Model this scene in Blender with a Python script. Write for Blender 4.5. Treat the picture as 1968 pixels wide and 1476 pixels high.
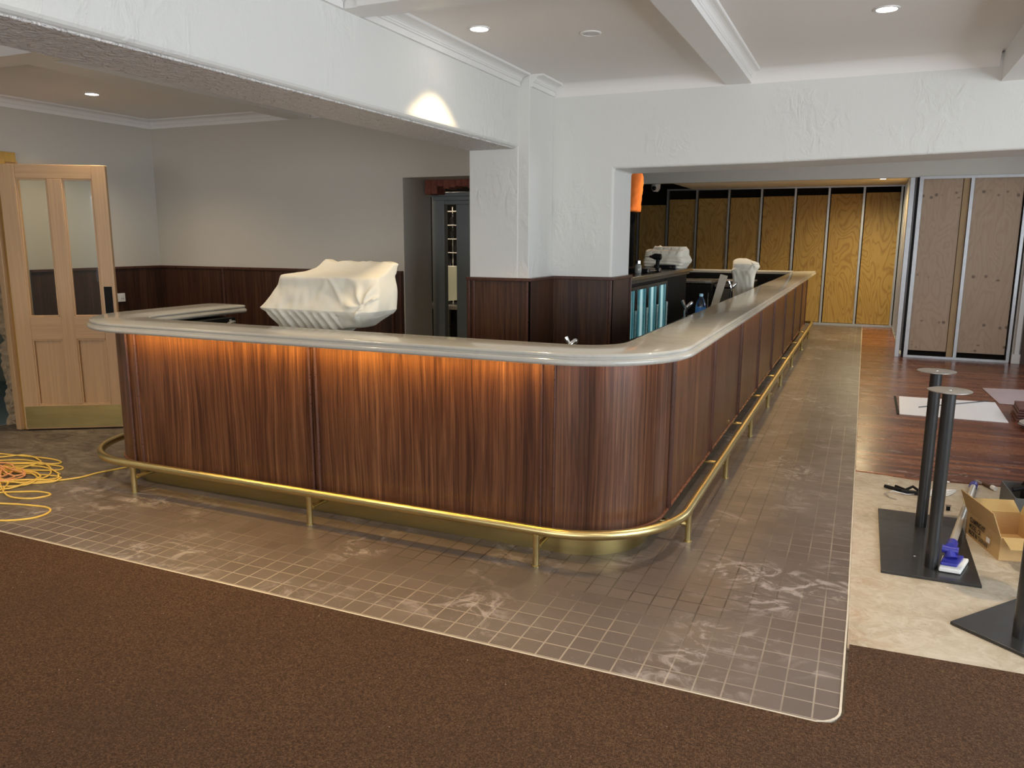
import bpy, bmesh, math, random
from mathutils import Vector, Matrix, noise as mnoise
random.seed(7)
PI = math.pi
for o in list(bpy.data.objects):
    bpy.data.objects.remove(o)
SC = bpy.context.scene
COL = SC.collection

# ------------------------------------------------------------------ camera, world, exposure, large lights
cam_d = bpy.data.cameras.new('camera')
cam = bpy.data.objects.new('camera', cam_d); COL.objects.link(cam)
cam_d.sensor_width = 36.0
cam_d.lens = 1511.0 / 1968.0 * 36.0
cam_d.clip_start = 0.05
RX = Vector((0.9137, 0.4053, 0.0046)); DN = Vector((0.0783, -0.1644, -0.9833)); FW = RX.cross(-DN) * -1
RX.normalize(); UP = (-DN - RX * (-DN).dot(RX)).normalized(); BK = RX.cross(UP)
cam.matrix_world = Matrix(((RX.x, UP.x, BK.x, 0), (RX.y, UP.y, BK.y, 0), (RX.z, UP.z, BK.z, 1.6), (0, 0, 0, 1)))
SC.camera = cam
w = bpy.data.worlds.new('world'); SC.world = w; w.use_nodes = True
w.node_tree.nodes['Background'].inputs[0].default_value = (0.75, 0.86, 1.0, 1)
w.node_tree.nodes['Background'].inputs[1].default_value = 0.25
SC.view_settings.view_transform = 'Standard'
SC.view_settings.look = 'None'
SC.view_settings.gamma = 1.0
SC.view_settings.exposure = 0.88
SC.view_settings.use_curve_mapping = False


def area(name, loc, direction, sx, sy, power, color, spread=180):
    d = bpy.data.lights.new(name, 'AREA'); d.shape = 'RECTANGLE'; d.size = sx; d.size_y = sy
    d.energy = power; d.color = color; d.spread = math.radians(spread)
    o = bpy.data.objects.new(name, d); COL.objects.link(o); o.location = loc
    o.rotation_euler = Vector(direction).to_track_quat('-Z', 'Y').to_euler()
    return o


COOL = (0.82, 0.91, 1.0)
area('window_daylight', (3.42, 1.6, 1.45), (-1, 0, 0.22), 4.0, 1.7, 115, COOL)
area('window_daylight', (-1.2, -4.3, 1.5), (0, 1, 0.22), 5.2, 1.7, 90, (0.96, 0.97, 1.0))
area('window_daylight', (2.95, 9.0, 1.6), (-1, 0, 0), 3.4, 1.5, 35, COOL)


# ------------------------------------------------------------------ node helpers
class NT:
    def __init__(s, name):
        s.m = bpy.data.materials.new(name); s.m.use_nodes = True
        s.t = s.m.node_tree; s.n = s.t.nodes; s.b = s.n['Principled BSDF']

    def new(s, typ, **kw):
        n = s.n.new(typ)
        for k, v in kw.items():
            setattr(n, k, v)
        return n

    def link(s, a, b):
        s.t.links.new(a, b)

    def put(s, inp, v):
        if hasattr(v, 'is_output'):
            s.link(v, inp)
        elif isinstance(v, (tuple, list)) and len(v) == 3 and inp.type == 'RGBA':
            inp.default_value = (*v, 1)
        else:
            inp.default_value = v

    def math(s, op, a, b=0.0, c=0.0, clamp=False):
        n = s.new('ShaderNodeMath', operation=op, use_clamp=clamp)
        for i, v in enumerate((a, b, c)):
            s.put(n.inputs[i], v)
        return n.outputs[0]

    def pos(s):
        n = s.new('ShaderNodeNewGeometry'); sp = s.new('ShaderNodeSeparateXYZ'); s.link(n.outputs['Position'], sp.inputs[0])
        return n.outputs['Position'], sp.outputs[0], sp.outputs[1], sp.outputs[2]

    def xyz(s, x, y, z):
        n = s.new('ShaderNodeCombineXYZ')
        for i, v in enumerate((x, y, z)):
            s.put(n.inputs[i], v)
        return n.outputs[0]

    def noise(s, vec, scale, detail=3, rough=0.5, dist=0.0):
        n = s.new('ShaderNodeTexNoise')
        if vec is not None: s.link(vec, n.inputs['Vector'])
        n.inputs['Scale'].default_value = scale; n.inputs['Detail'].default_value = detail
        n.inputs['Roughness'].default_value = rough; n.inputs['Distortion'].default_value = dist
        return n.outputs['Fac']

    def ramp(s, fac, stops):
        n = s.new('ShaderNodeValToRGB'); s.link(fac, n.inputs[0]); e = n.color_ramp.elements
        while len(e) < len(stops): e.new(0.5)
        for el, (p, c) in zip(e, stops):
            el.position = p; el.color = (c, c, c, 1) if isinstance(c, (int, float)) else (*c, 1)
        return n.outputs[0]

    def mix(s, f, a, b, mode='MIX'):
        n = s.new('ShaderNodeMix', data_type='RGBA', blend_type=mode)
        s.put(n.inputs[0], f); s.put(n.inputs[6], a); s.put(n.inputs[7], b)
        return n.outputs[2]

    def bump(s, h, strength=0.2, dist=0.01):
        n = s.new('ShaderNodeBump'); s.link(h, n.inputs['Height'])
        n.inputs['Strength'].default_value = strength; n.inputs['Distance'].default_value = dist
        s.link(n.outputs[0], s.b.inputs['Normal'])

    def set(s, color=None, rough=None, metal=None, **kw):
        if color is not None: s.put(s.b.inputs['Base Color'], color)
        if rough is not None: s.put(s.b.inputs['Roughness'], rough)
        if metal is not None: s.put(s.b.inputs['Metallic'], metal)
        for k, v in kw.items():
            s.put(s.b.inputs[k.replace('_', ' ')], v)
        return s.m


def plain(name, color, rough=0.5, metal=0.0, var=0.12, scale=9.0, bump=0.0, bscale=60.0, **kw):
    t = NT(name); p = t.pos()[0]
    f = t.noise(p, scale, 4)
    c = t.mix(f, tuple(v * (1 - var) for v in color), tuple(min(1, v * (1 + var)) for v in color))
    if bump: t.bump(t.noise(p, bscale, 3), bump, 0.004)
    r = t.math('MULTIPLY_ADD', t.noise(p, scale * 2.3, 3), 0.16, rough - 0.08, clamp=True)
    return t.set(c, r, metal, **kw)


def stucco(name, color, strength, scale, heavy=False):
    t = NT(name); p, x, y, z = t.pos()
    q = p if heavy else t.xyz(x, y, t.math('MULTIPLY', z, 0.55))
    a = t.noise(q, scale, 4, 0.55, 0.9); b = t.noise(q, scale * 2.7, 3, 0.55, 0.4)
    m = t.ramp(t.noise(p, 2.4, 3), [(0.46, 0.12), (0.66, 1.0)])
    h = t.math('ADD', t.ramp(a, [(0.44, 0.0), (0.64, 1.0)]), t.math('MULTIPLY', b, 0.5))
    h = t.math('MULTIPLY', h, m if not heavy else 1.0)
    t.bump(h, strength, 0.010)
    c = t.mix(t.noise(p, 0.9, 3), tuple(v * 0.97 for v in color), color)
    return t.set(c, 0.62)


M = {}
M['stucco'] = stucco('stucco_white_paint', (0.72, 0.71, 0.67), 0.42, 13)
M['stucco_rough'] = stucco('coarse_plaster_paint', (0.76, 0.73, 0.70), 1.0, 26, True)
M['wall'] = plain('warm_white_wall_paint', (0.56, 0.53, 0.47), 0.6, var=0.03, scale=1.2, bump=0.05, bscale=90)
M['ceiling'] = plain('ceiling_paint', (0.82, 0.785, 0.75), 0.65, var=0.02, scale=1.0)
M['trim'] = plain('gloss_trim_paint', (0.78, 0.76, 0.73), 0.35, var=0.02, scale=2)
M['grey_paint'] = plain('grey_door_paint', (0.19, 0.21, 0.215), 0.4, var=0.04)
M['brick'] = plain('broken_red_brick', (0.22, 0.07, 0.045), 0.9, var=0.6, scale=30, bump=0.8, bscale=40)
M['rubble'] = plain('broken_plaster_edge', (0.36, 0.27, 0.17), 0.95, var=0.7, scale=16, bump=1.0, bscale=28)
M['black'] = plain('matt_black', (0.010, 0.010, 0.010), 0.6, Specular_IOR_Level=0.15)
M['black_gloss'] = plain('gloss_black', (0.01, 0.01, 0.011), 0.18)
M['dark_wall'] = plain('void_black', (0.014, 0.012, 0.010), 0.9, Specular_IOR_Level=0.1)  # near black; on the far wall it stands in for the void
M['steel'] = plain('galvanised_steel', (0.50, 0.51, 0.52), 0.38, 0.75, var=0.12, scale=14)
M['stainless'] = plain('brushed_stainless', (0.55, 0.54, 0.52), 0.28, 0.95, var=0.06)
M['dark_steel'] = plain('dark_bench_steel', (0.10, 0.095, 0.08), 0.35, 0.7, var=0.2)
M['chrome'] = plain('chrome', (0.8, 0.8, 0.8), 0.1, 1.0, var=0.02)
M['charcoal'] = plain('charcoal_powder_coat', (0.030, 0.030, 0.030), 0.36, 0.3, var=0.15, Coat_Weight=0.3)
M['plate_top'] = plain('scuffed_bare_steel', (0.42, 0.40, 0.37), 0.35, 0.8, var=0.5, scale=26)
M['cloth'] = plain('cream_dust_sheet', (0.80, 0.76, 0.64), 0.8, var=0.03, bump=0.1, bscale=25)
M['cord'] = plain('yellow_cord_rubber', (0.80, 0.52, 0.10), 0.45, var=0.1)
M['card'] = plain('corrugated_cardboard', (0.52, 0.33, 0.14), 0.8, var=0.08, scale=20)
M['card_in'] = plain('cardboard_inside', (0.48, 0.33, 0.13), 0.8, var=0.08, scale=20)
M['ink'] = plain('box_ink', (0.03, 0.02, 0.012), 0.8)
M['blue'] = plain('blue_plastic', (0.03, 0.035, 0.30), 0.35, var=0.08)
M['white_foam'] = plain('white_mop_pad', (0.75, 0.74, 0.70), 0.9, var=0.05, bump=0.5, bscale=90)
M['alu'] = plain('satin_aluminium_tube', (0.62, 0.58, 0.50), 0.35, 0.5, var=0.06)
M['white_plastic'] = plain('white_plastic', (0.80, 0.79, 0.77), 0.35, var=0.02)
M['white_board'] = plain('white_faced_board', (0.80, 0.79, 0.80), 0.4, var=0.05, scale=3)
M['pink_board'] = plain('pale_underlay_board', (0.46, 0.36, 0.36), 0.4, var=0.12, scale=3)
M['dark_board'] = plain('dark_board_offcuts', (0.15, 0.06, 0.045), 0.5, var=0.4)
M['orange'] = plain('orange_work_shirt', (0.85, 0.20, 0.02), 0.8, var=0.1, bump=0.3, bscale=14)
M['trouser'] = plain('black_work_trousers', (0.006, 0.006, 0.007), 0.9, Specular_IOR_Level=0.05)
M['skin'] = plain('skin', (0.50, 0.28, 0.20), 0.5, var=0.06)
M['hair'] = plain('black_hair', (0.012, 0.009, 0.007), 0.6)
M['white_coat'] = plain('white_enamel_wire', (0.8, 0.8, 0.78), 0.4)
M['greenish'] = plain('pale_green_panel', (0.52, 0.55, 0.45), 0.5)
M['teal_floor'] = plain('blue_grey_floor', (0.20, 0.26, 0.28), 0.5)


def brass(name, col, rough):
    t = NT(name); p, x, y, z = t.pos()
    v = t.xyz(t.math('MULTIPLY', x, 2.5), t.math('MULTIPLY', y, 2.5), t.math('MULTIPLY', z, 14))
    f = t.noise(v, 1.0, 4, 0.5); g = t.noise(p, 8, 4)
    c = t.mix(t.ramp(f, [(0.35, 0.0), (0.7, 1.0)]), tuple(v * 0.82 for v in col), col)
    r = t.math('MULTIPLY_ADD', g, 0.10, rough - 0.04, clamp=True)
    return t.set(c, r, 1.0)


M['brass'] = brass('polished_brass', (0.74, 0.60, 0.28), 0.31)
M['brass_plate'] = brass('aged_brass_sheet', (0.50, 0.39, 0.16), 0.34)


def walnut(name, sgn=1.0, tone=1.0, rough=0.33):
    t = NT(name); p, x, y, z = t.pos()
    s = t.math('ADD', x, t.math('MULTIPLY', y, sgn))
    wob = t.math('MULTIPLY', t.math('SUBTRACT', t.noise(t.xyz(t.math('MULTIPLY', s, 3.0), 0.3, t.math('MULTIPLY', z, 0.9)), 1.0, 3), 0.5), 0.07)
    s2 = t.math('ADD', s, wob)
    a = t.noise(t.xyz(t.math('MULTIPLY', s2, 9.0), 1.7, t.math('MULTIPLY', z, 0.32)), 1.0, 3, 0.6)      # broad leaves
    b = t.noise(t.xyz(t.math('MULTIPLY', s2, 55.0), 4.1, t.math('MULTIPLY', z, 0.55)), 1.0, 4, 0.65)     # fine grain
    c = t.noise(t.xyz(t.math('MULTIPLY', s2, 220.0), 2.2, t.math('MULTIPLY', z, 5.0)), 1.0, 2, 0.6)     # pores
    # cathedral contour lines
    cw = t.math('SINE', t.math('MULTIPLY_ADD', a, 62.0, t.math('MULTIPLY', s2, 22.0)))
    f = t.math('MULTIPLY_ADD', b, 0.55, t.math('MULTIPLY', a, 0.42))
    f = t.math('MULTIPLY_ADD', cw, 0.045, f)
    col = t.ramp(f, [(0.30, tuple(v * tone for v in (0.030, 0.010, 0.0055))),
                     (0.44, tuple(v * tone for v in (0.080, 0.030, 0.014))),
                     (0.56, tuple(v * tone for v in (0.135, 0.056, 0.026))),
                     (0.70, tuple(v * tone for v in (0.23, 0.108, 0.052)))])
    col = t.mix(t.ramp(c, [(0.30, 0.55), (0.5, 0.0)]), col, tuple(v * tone for v in (0.022, 0.009, 0.006)))
    t.bump(c, 0.08, 0.002)
    return t.set(col, t.math('MULTIPLY_ADD', b, 0.15, rough - 0.08))


M['walnut'] = walnut('walnut_veneer')
M['walnut_left'] = walnut('walnut_veneer_mirrored', -1.0)
M['walnut_dark'] = walnut('dark_walnut_panelling', 1.0, 0.52, 0.4)
M['walnut_trim'] = plain('walnut_moulding', (0.075, 0.030, 0.019), 0.30, var=0.2, scale=20)


def blond(name, base, along='z'):
    t = NT(name); p, x, y, z = t.pos()
    s = t.math('ADD', x, y)
    v = t.xyz(t.math('MULTIPLY', s, 45.0), 0.0, t.math('MULTIPLY', z, 1.5)) if along == 'z' else t.xyz(t.math('MULTIPLY', s, 1.5), 0.0, t.math('MULTIPLY', z, 45.0))
    f = t.noise(v, 1.0, 4, 0.6)
    return t.set(t.mix(f, tuple(v * 0.72 for v in base), tuple(min(1, v * 1.2) for v in base)), 0.38)


M['blond'] = blond('oiled_blond_timber', (0.58, 0.36, 0.18))
M['blond_h'] = blond('oiled_blond_timber_rail', (0.58, 0.36, 0.18), 'x')
M['yellow_pine'] = blond('yellow_pine_frame', (0.48, 0.29, 0.07))


def plywood(name, c0, c1, cl, knots, lw=0.55):
    t = NT(name); p, x, y, z = t.pos()
    cell = t.math('FLOOR', t.math('DIVIDE', t.math('ADD', x, 0.121 + 12), 0.5975))
    zz = t.math('MULTIPLY', z, 0.75)
    v = t.xyz(t.math('MULTIPLY', x, 2.2), t.math('MULTIPLY', cell, 3.7), zz)
    h = t.noise(v, 1.2, 2, 0.5, 0.7)
    g = t.noise(t.xyz(t.math('MULTIPLY', x, 40.0), 0, t.math('MULTIPLY', z, 2.0)), 1.0, 3)
    con = t.math('ABSOLUTE', t.math('SINE', t.math('MULTIPLY_ADD', h, 48.0, t.math('MULTIPLY', x, 9.0))))
    line = t.ramp(con, [(0.10, 1.0), (0.75, 0.0)])
    col = t.mix(g, c0, c1)
    col = t.mix(t.math('MULTIPLY', line, lw), col, cl)
    if knots:
        vo = t.new('ShaderNodeTexVoronoi'); vo.inputs['Scale'].default_value = 1.0
        t.link(t.xyz(t.math('MULTIPLY', x, 11.0), 0.5, t.math('MULTIPLY', z, 11.0)), vo.inputs['Vector'])
        spot = t.ramp(vo.outputs['Distance'], [(0.17, 1.0), (0.30, 0.0)])
        band = None
        for zr in knots:
            b = t.math('LESS_THAN', t.math('ABSOLUTE', t.math('SUBTRACT', z, zr)), 0.05)
            band = b if band is None else t.math('MAXIMUM', band, b)
        col = t.mix(t.math('MULTIPLY', t.math('MULTIPLY', spot, band), 0.85), col, tuple(v * 0.4 for v in cl))
    return t.set(col, 0.55)


M['ply_yellow'] = plywood('pine_plywood_sheet', (0.36, 0.225, 0.062), (0.47, 0.31, 0.095), (0.22, 0.11, 0.022), None)
M['ply_pink'] = plywood('knotty_plywood_sheet', (0.42, 0.30, 0.20), (0.50, 0.37, 0.26), (0.36, 0.235, 0.15), (2.20, 1.12, 0.47, 0.17), 0.35)


def marble():
    t = NT('honed_pale_stone'); p = t.pos()[0]
    v = t.xyz(*[t.math('MULTIPLY', a, k) for a, k in zip(t.pos()[1:], (1.2, 3.0, 1.0))])
    f = t.noise(v, 2.2, 6, 0.62, 0.8)
    vein = t.ramp(t.math('ABSOLUTE', t.math('SUBTRACT', t.noise(p, 2.6, 6, 0.6, 1.4), 0.5)), [(0.0, 1.0), (0.02, 0.0)])
    spk = t.ramp(t.noise(p, 60, 2), [(0.68, 0.0), (0.74, 1.0)])
    c = t.mix(f, (0.40, 0.385, 0.34), (0.54, 0.525, 0.47))
    c = t.mix(t.math('MULTIPLY', vein, 0.28), c, (0.36, 0.36, 0.37))
    c = t.mix(t.math('MULTIPLY', spk, 0.25), c, (0.34, 0.34, 0.34))
    return t.set(c, 0.13)


M['stone'] = marble()


def tiles():
    t = NT('quarry_tile_with_plaster_dust'); p, x, y, z = t.pos()
    PX, PY = 0.1017, 0.1005
    u = t.math('DIVIDE', t.math('ADD', x, 0.145 + 101.7), PX); v = t.math('DIVIDE', t.math('SUBTRACT', y, 2.63 - 100.5), PY)
    fu = t.math('ABSOLUTE', t.math('SUBTRACT', t.math('FRACT', u), 0.5)); fv = t.math('ABSOLUTE', t.math('SUBTRACT', t.math('FRACT', v), 0.5))
    g = t.math('MAXIMUM', fu, fv)
    grout = t.ramp(g, [(0.462, 0.0), (0.478, 1.0)])
    wn = t.new('ShaderNodeTexWhiteNoise', noise_dimensions='2D')
    t.link(t.xyz(t.math('FLOOR', u), t.math('FLOOR', v), 0), wn.inputs['Vector'])
    base = t.mix(wn.outputs['Value'], (0.104, 0.077, 0.066), (0.134, 0.101, 0.086))
    base = t.mix(t.ramp(t.noise(p, 1.3, 4), [(0.35, 0.0), (0.7, 0.8)]), base, (0.150, 0.126, 0.114))
    # how visible and how pale each stretch of grout is
    gv = t.ramp(t.noise(p, 1.1, 3), [(0.36, 0.35), (0.50, 1.0)])
    edge = t.math('MAXIMUM', t.math('SMOOTH_MAX', t.math('SUBTRACT', 3.3, y), t.math('ADD', x, 0.45), 0.2), 0.0)
    pale = t.math('MULTIPLY_ADD', t.noise(p, 2.2, 3), 0.9, t.math('MULTIPLY_ADD', edge, 1.1, -0.35), clamp=True)
    gc = t.mix(pale, (0.030, 0.019, 0.013), (0.42, 0.36, 0.29))
    col = t.mix(t.math('MULTIPLY', grout, gv), base, gc)
    # plaster scuffs and boot prints
    d1 = t.noise(t.xyz(x, t.math('MULTIPLY', y, 1.3), 3.0), 5.0, 6, 0.7, 1.8)
    area_m = t.ramp(t.noise(t.xyz(x, y, 7.0), 1.7, 2), [(0.50, 0.0), (0.66, 1.0)])
    dust = t.math('MULTIPLY', t.ramp(d1, [(0.50, 0.0), (0.62, 1.0)]), area_m)
    wide = t.ramp(t.noise(t.xyz(x, y, 12.0), 0.9, 2), [(0.45, 0.0), (0.6, 1.0)])
    fine = t.math('MULTIPLY', t.ramp(t.noise(p, 26, 5, 0.75), [(0.60, 0.0), (0.75, 0.55)]), wide)
    col = t.mix(t.math('MULTIPLY', dust, 0.75), col, (0.44, 0.39, 0.37))
    col = t.mix(fine, col, (0.38, 0.33, 0.30))
    spk = t.ramp(t.noise(p, 130, 1), [(0.80, 0.0), (0.84, 1.0)])
    col = t.mix(t.math('MULTIPLY', spk, 0.7), col, (0.6, 0.55, 0.5))
    t.bump(t.math('MULTIPLY', grout, -1.0), 0.25, 0.003)
    return t.set(col, t.math('MULTIPLY_ADD', t.noise(p, 7, 4), 0.28, 0.28))


M['tiles'] = tiles()


def mortar_floor():
    t = NT('worn_mortar_bed'); p, x, y, z = t.pos()
    f = t.noise(t.xyz(t.math('MULTIPLY', x, 1.0), t.math('MULTIPLY', y, 1.8), 0), 4.5, 9, 0.74, 1.0)
    c = t.ramp(f, [(0.30, (0.060, 0.045, 0.030)), (0.5, (0.135, 0.105, 0.073)), (0.68, (0.24, 0.20, 0.14))])
    s = t.ramp(t.noise(p, 45, 3), [(0.70, 0.0), (0.78, 0.8)])
    s2 = t.ramp(t.noise(p, 5, 5, 0.6), [(0.68, 0.0), (0.72, 0.8)])
    c = t.mix(s, c, (0.5, 0.42, 0.3)); c = t.mix(s2, c, (0.48, 0.40, 0.28))
    t.bump(f, 0.4, 0.01)
    return t.set(c, 0.7)


M['mortar'] = mortar_floor()


def carpet():
    t = NT('brown_rib_carpet'); p, x, y, z = t.pos()
    a = t.noise(p, 150, 2, 0.7); b = t.noise(p, 420, 2, 0.7)
    rib = t.math('SINE', t.math('MULTIPLY', t.math('ADD', x, t.math('MULTIPLY', y, 0.15)), 1150.0))
    f = t.math('MULTIPLY_ADD', b, 0.5, t.math('MULTIPLY', a, 0.5))
    f = t.math('MULTIPLY_ADD', rib, 0.02, f)
    c = t.ramp(f, [(0.36, (0.027, 0.0138, 0.008)), (0.50, (0.082, 0.0455, 0.027)), (0.62, (0.165, 0.095, 0.054)), (0.72, (0.28, 0.165, 0.092))])
    c = t.mix(t.ramp(t.noise(p, 2.0, 3), [(0.4, 0.0), (0.7, 0.3)]), c, (0.060, 0.038, 0.027))
    spk = t.ramp(t.noise(p, 110, 0), [(0.885, 0.0), (0.90, 1.0)])
    c = t.mix(spk, c, (0.6, 0.5, 0.4))
    t.bump(f, 0.9, 0.006)
    return t.set(c, 0.95, Specular_IOR_Level=0.1)


M['carpet'] = carpet()


def boards():
    t = NT('red_timber_boards'); p, x, y, z = t.pos()
    v = t.math('DIVIDE', y, 0.062); fl = t.math('FLOOR', v)
    wn = t.new('ShaderNodeTexWhiteNoise', noise_dimensions='2D')
    t.link(t.xyz(fl, t.math('FLOOR', t.math('MULTIPLY_ADD', fl, 0.37, t.math('MULTIPLY', x, 0.6))), 0), wn.inputs['Vector'])
    gr = t.noise(t.xyz(t.math('MULTIPLY', x, 2.0), t.math('MULTIPLY', y, 95.0), 0), 1.0, 5, 0.7)
    f = t.math('MULTIPLY_ADD', wn.outputs['Value'], 0.6, t.math('MULTIPLY', gr, 0.5))
    c = t.ramp(f, [(0.2, (0.070, 0.021, 0.013)), (0.5, (0.155, 0.046, 0.023)), (0.85, (0.27, 0.095, 0.040))])
    gap = t.ramp(t.math('ABSOLUTE', t.math('SUBTRACT', t.math('FRACT', v), 0.5)), [(0.475, 0.0), (0.49, 0.8)])
    c = t.mix(gap, c, (0.03, 0.012, 0.008))
    near = t.math('SUBTRACT', 1.0, t.math('MULTIPLY', t.math('SUBTRACT', y, 5.9), 0.8), clamp=True)
    d = t.math('MULTIPLY', t.ramp(t.noise(t.xyz(x, t.math('MULTIPLY', y, 2.0), 0), 6, 6, 0.7, 1.0), [(0.55, 0.0), (0.66, 1.0)]), near)
    c = t.mix(t.math('MULTIPLY', d, 0.7), c, (0.50, 0.40, 0.36))
    d2 = t.ramp(t.noise(t.xyz(x, t.math('MULTIPLY', y, 3.0), 5.0), 2.2, 6, 0.7, 1.0), [(0.68, 0.0), (0.80, 0.35)])
    c = t.mix(d2, c, (0.45, 0.35, 0.32))
    return t.set(c, t.math('MULTIPLY_ADD', t.noise(p, 5, 4), 0.2, 0.16))


M['boards'] = boards()


def slab():
    t = NT('stripped_concrete_slab'); p, x, y, z = t.pos()
    f = t.noise(p, 1.8, 6, 0.6, 0.5)
    c = t.ramp(f, [(0.3, (0.30, 0.24, 0.165)), (0.5, (0.44, 0.37, 0.27)), (0.7, (0.56, 0.50, 0.40))])
    r = t.ramp(t.noise(t.xyz(x, y, 4.0), 5.5, 6, 0.7, 1.0), [(0.50, 0.0), (0.62, 0.6)])
    near = t.math('SUBTRACT', 1.0, t.math('MULTIPLY', x, 2.4), clamp=True)
    c = t.mix(t.math('MULTIPLY', r, near), c, (0.38, 0.23, 0.13))
    l = t.ramp(t.noise(t.xyz(x, t.math('MULTIPLY', y, 5.0), 0), 2.5, 5, 0.6), [(0.60, 0.0), (0.70, 0.4)])
    c = t.mix(l, c, (0.40, 0.34, 0.27))
    m2 = t.ramp(t.noise(p, 9.0, 7, 0.72, 1.5), [(0.42, 0.0), (0.60, 0.55)])
    c = t.mix(m2, c, (0.62, 0.56, 0.46))
    m3 = t.ramp(t.noise(t.xyz(x, y, 9.0), 14.0, 6, 0.7, 2.0), [(0.56, 0.0), (0.64, 0.5)])
    c = t.mix(m3, c, (0.33, 0.27, 0.19))
    spk = t.ramp(t.noise(p, 60, 2), [(0.72, 0.0), (0.78, 0.5)])
    c = t.mix(spk, c, (0.15, 0.12, 0.09))
    return t.set(c, 0.42)


M['slab'] = slab()


def glass(name, tint=(1, 1, 1), a=0.16):
    t = NT(name)
    n = t.new('ShaderNodeMixShader'); g = t.new('ShaderNodeBsdfGlossy'); tr = t.new('ShaderNodeBsdfTransparent')
    g.inputs['Roughness'].default_value = 0.03; tr.inputs[0].default_value = (*tint, 1)
    fr = t.new('ShaderNodeFresnel'); fr.inputs[0].default_value = 1.5
    t.link(t.math('MULTIPLY_ADD', fr.outputs[0], 1.0, a * 0.1), n.inputs[0])
    t.link(tr.outputs[0], n.inputs[1]); t.link(g.outputs[0], n.inputs[2])
    t.link(n.outputs[0], t.n['Material Output'].inputs[0])
    return t.m


M['glass'] = glass('clear_door_glass', (0.93, 0.96, 0.95))
M['bottle_glass'] = glass('clear_bottle_plastic', (0.85, 0.92, 0.95))


def fridge_glass():
    t = NT('glowing_fridge_glass'); p, x, y, z = t.pos()
    s = t.math('SINE', t.math('MULTIPLY', y, 2 * PI / 0.1925))
    f = t.noise(t.xyz(t.math('MULTIPLY', y, 30.0), 0, t.math('MULTIPLY', z, 1.0)), 1.0, 3)
    c = t.ramp(t.math('MULTIPLY_ADD', s, 0.30, f), [(0.25, (0.03, 0.13, 0.16)), (0.5, (0.16, 0.42, 0.46)), (0.75, (0.60, 0.86, 0.88))])
    t.put(t.b.inputs['Emission Color'], c); t.b.inputs['Emission Strength'].default_value = 0.22  # panes glow weakly, fridge light put into the glass itself
    return t.set(c, 0.12)


M['fridge_glass'] = fridge_glass()


def emit(name, col, strength):
    t = NT(name)
    t.put(t.b.inputs['Emission Color'], col); t.b.inputs['Emission Strength'].default_value = strength
    return t.set((0.02, 0.02, 0.02), 0.5)


M['led'] = emit('amber_led_strip', (1.0, 0.60, 0.12), 60.0)
M['led_soft'] = emit('amber_led_strip_side', (1.0, 0.58, 0.18), 18.0)
M['lamp'] = emit('downlight_lens', (1.0, 0.93, 0.80), 14.0)
M['lamp_off'] = plain('unlit_downlight', (0.55, 0.52, 0.48), 0.3)
M['label_blue'] = plain('blue_bottle_label', (0.06, 0.24, 0.62), 0.4)
M['fridge_lamp'] = emit('fridge_tube', (0.45, 0.95, 1.0), 3.0)


# ------------------------------------------------------------------ mesh helpers
def bxx(bm, x0, x1, y0, y1, z0, z1):
    vs = [bm.verts.new((x, y, z)) for z in (z0, z1) for y in (y0, y1) for x in (x0, x1)]
    for f in ((0, 2, 3, 1), (4, 5, 7, 6), (0, 1, 5, 4), (2, 6, 7, 3), (0, 4, 6, 2), (1, 3, 7, 5)):
        bm.faces.new([vs[i] for i in f])
    return vs


def prism(bm, pts, z0, z1):
    a = [bm.verts.new((x, y, z0)) for x, y in pts]; b = [bm.verts.new((x, y, z1)) for x, y in pts]
    n = len(pts)
    bm.faces.new(list(reversed(a))); bm.faces.new(b)
    for i in range(n):
        j = (i + 1) % n
        bm.faces.new((a[i], a[j], b[j], b[i]))


def tube(bm, pts, r, n=12, caps=True, closed=False):
    pts = [Vector(p) for p in pts]; N = len(pts); rings = []
    up = Vector((0, 0, 1)); prev = None
    for i, p in enumerate(pts):
        if closed:
            t = (pts[(i + 1) % N] - pts[i - 1]).normalized()
        else:
            t = (pts[min(i + 1, N - 1)] - pts[max(i - 1, 0)]).normalized()
        if prev is None:
            a = t.cross(up if abs(t.z) < 0.9 else Vector((1, 0, 0))).normalized()
        else:
            a = (prev - t * prev.dot(t)).normalized()
        prev = a; b = t.cross(a)
        rr = r[i] if isinstance(r, (list, tuple)) else r
        rings.append([bm.verts.new(p + (a * math.cos(2 * PI * k / n) + b * math.sin(2 * PI * k / n)) * rr) for k in range(n)])
    for i in range(N if closed else N - 1):
        A, B = rings[i], rings[(i + 1) % N]
        for k in range(n):
            bm.faces.new((A[k], A[(k + 1) % n], B[(k + 1) % n], B[k]))
    if caps and not closed:
        bm.faces.new(list(reversed(rings[0]))); bm.faces.new(rings[-1])


def lathe(bm, c, prof, n=28):
    """prof: (radius, height) from the bottom up, round the vertical through c"""
    rings = []
    for r, z in prof:
        rings.append([bm.verts.new((c[0] + math.cos(2 * PI * k / n) * r, c[1] + math.sin(2 * PI * k / n) * r, c[2] + z)) for k in range(n)])
    for A, B in zip(rings, rings[1:]):
        for k in range(n):
            bm.faces.new((A[k], A[(k + 1) % n], B[(k + 1) % n], B[k]))
    bm.faces.new(list(reversed(rings[0]))); bm.faces.new(rings[-1])


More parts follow.
